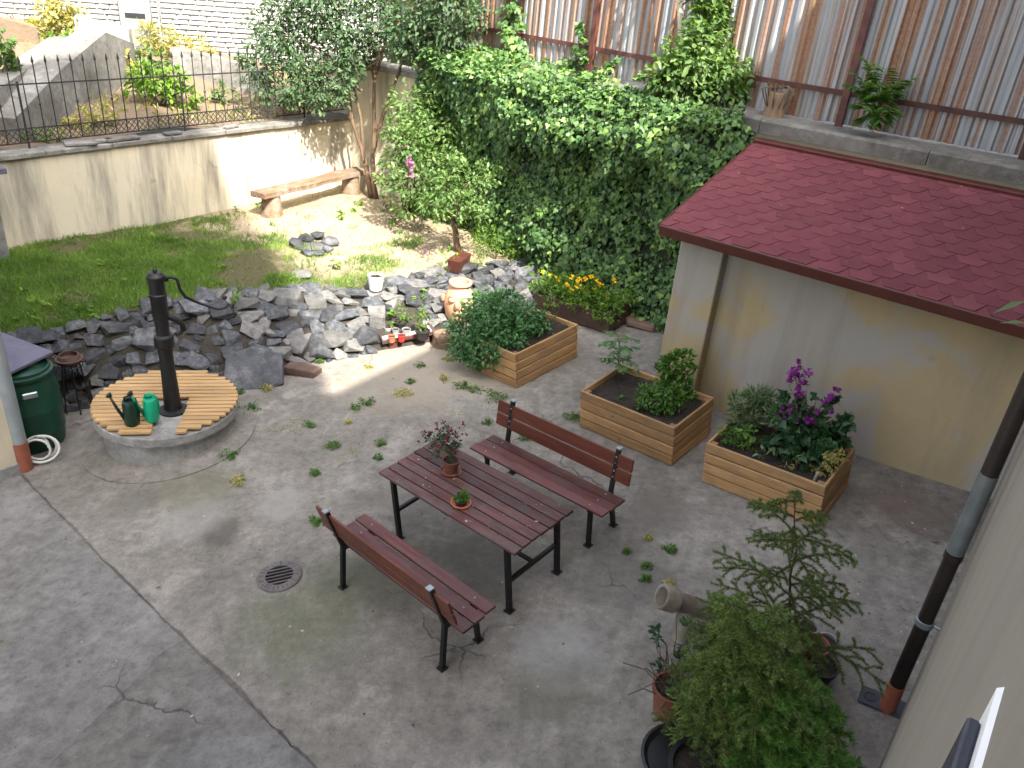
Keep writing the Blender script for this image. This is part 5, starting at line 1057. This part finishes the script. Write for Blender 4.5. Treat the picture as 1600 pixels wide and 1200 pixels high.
cheek('pale low wall at the foot of the precast fence', [(270, 118), (330, 130), (420, 150)], [.5, .5, .45], .3, M_COPING)
cheek('short pale wall stub below the grey post', [(122, 70), (205, 84)], [.5, .45], .4, M_PRE)
cheek('broken brownish wall at the far upper left', [(-20, 62), (62, 70)], [.45, .3], .3, M_TERR)
a, b = tp((90, 42)), tp((480, 108)); d = b-a; Lw = float(np.linalg.norm(d[:2])); yw = math.atan2(d[1], d[0])
pf = thing('precast_fence', 'tall white precast concrete fence with stone pattern on the slope', 'fence', a); inv = MW[pf.name].inverted()
mb = MB(); pwid = 2.0; mb.box((pwid/2, .03, .25), (pwid-.02, .05, .495)); rq = random.Random(5)
for r_ in range(5):
    x_ = .02
    while x_ < pwid-.1: w_ = rq.uniform(.22, .42); w_ = min(w_, pwid-.02-x_); mb.box((x_+w_/2, -.012, .05+r_*.099), (w_-.025, .05, .082), .014); x_ += w_
pm_ = mb.mesh('panel', M_PRE); npan = int(Lw/pwid)+4
for i in range(-3, npan):
    x_ = i*pwid
    for k in range(8): link('panel', pm_, pf, inv @ (Matrix.Translation(Vector((a[0], a[1], min(a[2], b[2])-.35))) @ rz(yw) @ Matrix.Translation(Vector((x_, .01*(k % 2), k*.5)))))
    if i != 1: MB().box((x_, .02, 2.0), (.14, .14, 4.1), .01).build('post', M_PRE, pf, m=inv @ (Matrix.Translation(Vector((a[0], a[1], min(a[2], b[2])-.35))) @ rz(yw)))
g0 = tp((220, 74)); gpz = thing('grey_post', 'wide grey concrete post with a dark slot in front of the white fence', 'post', g0, m=Matrix.Translation(Vector(g0)) @ rz(yw))
wpx = 44*mpp(g0); MB().box((0, -.1, 1.5), (wpx, .2, 3.4), .015).build('shaft', simple('grey_post_concrete', (.22, .22, .21), (.30, .30, .29), 3, .85, .3), gpz); MB().box((0, -.205, .62), (wpx*.65, .02, .09)).build('slot', M_BLKP, gpz)
def far_bush(label, base, cls, lm, dens=900, size=.10, tm='oval', grp='bushes on the slope beyond the railing', droop=.2):
    b = tp(base); shrub('slope_bush', label, 'bush', b, cl_px(cls, b), dens, size, tm, lm, M_TWIG, .02, grp, droop)
far_bush('yellow green dry scrub at the top left of the slope', (110, 62), [(100, 40, 24), (75, 20, 22), (125, 30, 20), (60, 45, 14), (140, 45, 12), (90, 5, 18)], L_DRYWEED)
far_bush('green fern-like bush between the two ramp walls', (95, 95), [(85, 75, 20), (100, 92, 16), (70, 95, 14), (110, 68, 14)], L_BRIGHT)
far_bush('dark bush cut by the left edge of the picture', (10, 170), [(5, 80, 16), (8, 110, 18), (0, 140, 20), (15, 130, 12), (5, 60, 12), (20, 95, 8)], L_SHRUB)
far_bush('bright shrub leaning on the railing in front of the ramp', (250, 165), [(240, 128, 24), (265, 140, 22), (220, 118, 20), (290, 150, 14), (205, 130, 14), (275, 120, 18), (295, 165, 10)], L_BRIGHT, 800, .10)
far_bush('yellow weeds at the foot of the white fence', (285, 92), [(255, 62, 20), (280, 72, 18), (310, 76, 14), (230, 50, 16), (240, 80, 16), (335, 78, 8)], L_DRYWEED, 1000, .13, 'lance', droop=-.4)
far_bush('green creeper at the foot of the ramp wall', (145, 195), [(130, 185, 18), (155, 178, 16), (110, 195, 12), (175, 190, 12), (100, 205, 10)], L_DRYWEED, 900, .07)
far_bush('green weeds just behind the railing at the left', (75, 215), [(60, 213, 12), (85, 210, 12), (35, 215, 8)], L_BRIGHT, 900, .06)
far_bush('thin climbing plant on the white fence', (388, 70), [(382, 10, 7), (384, 35, 7), (388, 55, 7), (381, -10, 7)], L_SHRUB, 1600, .08)
far_bush('small bright weed on the reddish slope', (370, 172), [(368, 165, 9), (376, 162, 6)], L_BRIGHT, 500, .07)
far_bush('olive bush behind the first ramp wall', (45, 125), [(45, 110, 12), (60, 118, 10), (35, 120, 10)], L_DRYWEED)
P = []
for _ in range(9000):
    u_ = 1+16*RG.random(); v_ = 12.85+9*RG.random(); nz = noise.noise(Vector((u_*.8, v_*.8, 1)))+.6*noise.noise(Vector((u_*2.3, v_*2.3, 5)))
    if nz < .08: continue
    p = xy(u_, v_); P.append((p[0], p[1], terr(u_, v_)+.15*noise.noise(Vector((u_*.6, v_*.6, 0)))))
P = np.array(P); n = len(P); D = RG.normal(size=(n, 3))*.6; D[:, 2] = .7
tag(leaf_obj('slope_weeds', L_DRYWEED, None, P, D, RG.normal(size=(n, 3)), .09+.14*RG.random(n), 'lance'), 'patchy dry weeds covering the slope beyond the railing', 'weeds', kind='stuff')
far_bush('leafy green scrub beside the grey post', (250, 110), [(245, 95, 16), (225, 85, 12), (270, 100, 12), (205, 100, 12)], L_SHRUB, 800, .09)
far_bush('green scrub at the right end behind the railing', (345, 160), [(340, 140, 14), (355, 150, 12), (325, 150, 10)], L_SHRUB, 800, .08)
far_bush('leafy green thicket between the ramp walls', (150, 130), [(140, 100, 14), (155, 110, 14), (125, 110, 12), (165, 95, 10)], L_SHRUB, 800, .09)
far_bush('tall yellow green weeds right of the thicket', (195, 120), [(190, 90, 12), (200, 105, 14), (185, 110, 12)], L_DRYWEED, 900, .1)
# ------------------------------------------------------------------ potted conifers at the lower right
def needles_on(path, dens, ln, P, D, Nn, S, fwd=.6):
    for p, q in zip(path[:-1], path[1:]):
        p, q = np.array(p), np.array(q); L = np.linalg.norm(q-p); k = max(1, int(L*dens)); ax = unit(q-p)
        t = RG.random((k, 1)); d = RG.normal(size=(k, 3)); d -= (d@ax)[:, None]*ax; d = unit(d)+ax*fwd
        P.append(p+(q-p)*t); D.append(d); Nn.append(RG.normal(size=(k, 3))); S.append(ln*(.7+.5*RG.random(k)))
def conifer(name, label, base, top, branches, lm, dens, ln, stem_r, twigs=5, sag=.25, bl=None):
    t = thing(name, label, 'tree', base); mb = MB(); P, D, Nn, S = [], [], [], []; base, top = np.array(base), np.array(top)
    tr_p = bent(base, top, 6, .015); mb.tube(tr_p, [stem_r*(1-.8*i/6) for i in range(7)], 7)
    for k in range(branches):
        f = .12+.86*k/branches; p0 = base+(top-base)*f; a_ = k*2.39996+RG.normal()*.2; L = bl(f)*(.75+.5*RG.random()); h = np.array([math.cos(a_), math.sin(a_), 0])
        path = [p0+h*L*s_+np.array([0, 0, L*(.28*s_-sag*s_*s_*1.6)]) for s_ in (0, .25, .5, .75, 1)]
        mb.tube(path, [stem_r*.4, stem_r*.32, stem_r*.25, stem_r*.18, stem_r*.1], 5); needles_on(path, dens, ln, P, D, Nn, S)
        for j in range(twigs):
            s_ = .25+.7*j/twigs; i = min(3, int(s_*4)); q0 = path[i]+(path[i+1]-path[i])*(s_*4-i); sd = np.array([-h[1], h[0], 0])*(1 if j % 2 else -1)
            q1 = q0+(h*.6+sd*.8+np.array([0, 0, -.12-.3*RG.random()]))*L*(.42-.25*s_); mid_ = (q0+q1)/2+np.array([0, 0, .02]); mb.tube([q0, mid_, q1], stem_r*.1, 4); needles_on([q0, mid_, q1], dens, ln, P, D, Nn, S)
    mb.build('trunk', M_TWIG, t, True, world=True); leaf_obj('needles', lm, t, np.concatenate(P), np.concatenate(D), np.concatenate(Nn), np.concatenate(S), 'needle')
    return t
TEMPL['needle'] = (np.array([(0, -.07, 0), (0, .07, 0), (1, 0, 0)]), [(0, 1, 2)])
b = gp((1212, 1095)); pot('clay_pot', 'clay pot of the young larch, hidden among the conifers', b, .16, .26, M_TERRA_D, 'clay pots at the lower right')
b2 = b+np.array([0, 0, .24]); conifer('young_larch', 'slender young larch with drooping branches in a pot', b2, face_on((1243, 768), b), 34, L_LARCH, 1700, .024, .014, 7, .2, lambda f: .58*(1-f)**.6+.10)
b = gp((1165, 1215)); pot('clay_pot', 'clay pot of the dense spruce at the lower right', b, .2, .28, M_TERRA_D, 'clay pots at the lower right')
conifer('dwarf_spruce', 'dense dark green potted spruce at the lower right', b+np.array([0, 0, .2]), face_on((1175, 945), b), 58, L_NEEDLE, 1500, .028, .018, 7, .15, lambda f: .50*(1-f)**.5+.10)
b = gp((1235, 1265)); pot('clay_pot', 'clay pot of the bright spruce cut by the lower edge', b, .18, .26, M_TERRA_D, 'clay pots at the lower right')
conifer('bright_spruce', 'small spruce with bright fresh shoots at the bottom edge', b+np.array([0, 0, .2]), face_on((1215, 1060), b), 52, leafmat('fresh_spruce_needles', [(.05, .12, .02), (.09, .20, .035), (.15, .29, .05)], .5, .25), 1700, .038, .016, 7, .1, lambda f: .44*(1-f)**.55+.09)
b = gp((1132, 1175)); conifer('yew_sapling', 'olive green feathery sapling beside the stoneware pipe', b, face_on((1135, 962), b), 44, L_LARCH, 1500, .026, .014, 7, .15, lambda f: .36*(1-f)**.45+.08)
b = gp((1042, 1112)); pot('clay_pot', 'terracotta pot with dry twigs left of the conifers', b, .14, .26, M_TERRA_D, 'clay pots at the lower right')
tw = thing('dry_twigs', 'bundle of dry brown twigs in the terracotta pot', 'plant', b+np.array([0, 0, .2])); mb = MB()
for k in range(40): a_ = RG.random()*6.28; r_ = .1*RG.random(); p0 = b+np.array([r_*math.cos(a_), r_*math.sin(a_), .2]); mb.tube(bent(p0, p0+np.array([RG.normal()*.16, RG.normal()*.16, .05+.3*RG.random()]), 3, .15), .0035, 4)
mb.build('twig', M_TWIG, tw, True, world=True).__setitem__('kind', 'stuff')
b = gp((1050, 1060)); shrub('rose_bush', 'small dark leaved shrub between the pipe and terracotta pot', 'plant', b, cl_px([(1035, 1000, 16), (1050, 1020, 18), (1065, 1040, 18), (1028, 985, 10), (1075, 985, 14), (1045, 1050, 16)], b), 130, .06, 'oval', L_DARK, M_TWIG, .008)
b = gp((1095, 1235)); pot('dark_pot', 'large dark pot at the bottom edge left of the spruce', b, .24, .22, M_BLKP)
tag(MB().lathe([(0, 0), (.26, 0), (.30, .04), (.28, .045), (.25, .012), (0, .012)], 30, c=tuple(gp((1068, 1192)))).build('plant_saucer', M_BLKP, None, True, 40), 'wide black saucer cut by the bottom edge', 'saucer')
b = gp((1085, 1170)); shrub('low_juniper', 'dark prickly foliage in front of the terracotta pot', 'plant', b, cl_px([(1075, 1100, 24), (1095, 1140, 26), (1065, 1150, 18), (1110, 1080, 22), (1090, 1170, 22)], b), 900, .05, 'lance', L_NEEDLE, M_TWIG, .008)
for px, r_, h_, mt, lab, lf in (((1262, 1034), .115, .20, M_TERRA_D, 'round terracotta pot right of the larch trunk', 6), ((1257, 998), .075, .14, M_GREYP, 'small grey pot at the back right of the conifers', 0), ((1286, 1022), .08, .15, M_GREYP, 'grey pot farthest right of the conifer group', 0), ((1237, 1000), .07, .13, M_GREYP, 'small grey pot nearest the larch trunk', 0), ((1275, 1062), .12, .16, M_BLKP, 'black pot in front of the round terracotta pot', 0)):
    P0 = gp(px); pot('clay_pot' if mt is M_TERRA_D else 'nursery_pot', lab, P0, r_, h_, mt, 'pots beside the conifers')
b = gp((1262, 1034), .17); shrub('pot_sprig', 'few small leaves in the round terracotta pot', 'plant', b, cl_px([(1255, 1015, 8), (1268, 1012, 6)], b), 160, .05, 'oval', L_HERB, M_STEM, .004)
b = gp((1270, 1070), .12); shrub('broad_leaf_plant', 'broad green leaves below the round terracotta pot', 'plant', b, cl_px([(1258, 1035, 10, -.1), (1245, 1045, 10, -.1), (1265, 1048, 8, -.1)], b), 120, .09, 'oval', L_HERB, M_STEM, .004)
# stoneware branch pipe lying on its side branch
b = gp((1062, 1000)); sp0 = thing('stoneware_pipe', 'glazed stoneware sewer pipe with side branch standing among the pots', 'pipe', b); m0, m1 = face_on((1036, 932), b, -.02), face_on((1128, 962), b, .25)
ax = Vector(m1-m0).normalized(); q = ax.to_track_quat('Z', 'Y').to_matrix(); Lp = float((Vector(m1)-Vector(m0)).length); off_ = tuple(m0-b)
MB().lathe([(.062, .12), (.068, .01), (.075, -.015), (.098, -.015), (.105, 0), (.105, .11), (.09, .125), (.08, .14), (.078, Lp), (.06, Lp), (.06, .1)], 28, c=off_, m=q).build('barrel', M_STONEW, sp0, True, 40)
MB().lathe([(0, .10), (.0615, .10)], 24, c=off_, m=q).build('dark_bore_disc', M_BLKP, sp0)  # black disc in the bore, painted as the dark inside of the pipe
j0 = m0+np.array(ax)*.24-b; MB().tube([tuple(j0), tuple(j0*.55+np.array([0, 0, 0])), (0, 0, 0)], [.07, .068, .07], 20).build('side_branch', M_STONEW, sp0, True, 40)
# window ledge of the house right under the camera, and vine leaves on the house wall
wi = thing('window_ledge', 'white window ledge with dark metal flashing at the lower right corner', 'window', W(.6, -.2, 4.05))
uvbox(MB(), .40, .80, -.45, -.0795, 4.06, 4.20, .006).build('sill', M_WHITE, wi, world=True)
uvbox(MB(), .43, .765, -.079, -.066, 4.0, 4.17, .003).build('flashing', M_PLATE, wi, world=True)
vi = thing('vine_sprig', 'few vine leaves hanging at the right edge beside the downpipe', 'vine', W(5.5, -.08, 3.4)); P = []; 
vp = [on_vv((1606, 500), .1), on_vv((1600, 590), .1), on_vv((1590, 640), .12)]; MB().tube([W(5.5, -.08, 3.4)]+vp, .004, 5).build('stem', M_STEM, vi, True, world=True)
P = np.array([on_vv((1603, 470), .1), on_vv((1604, 505), .1), on_vv((1606, 592), .1), on_vv((1588, 660), .1), on_vv((1585, 700), .1)]); D = np.array([-RGT-.3*UPV, -RGT+.1*UPV, -RGT+.2*UPV, -RGT*.6-UPV, -RGT+.2*UPV]); leaf_obj('leaf', L_GREYG, vi, P, D, np.tile(np.array([0, -.3, 1.0]), (5, 1)), .10, 'lance', RG.random(5))
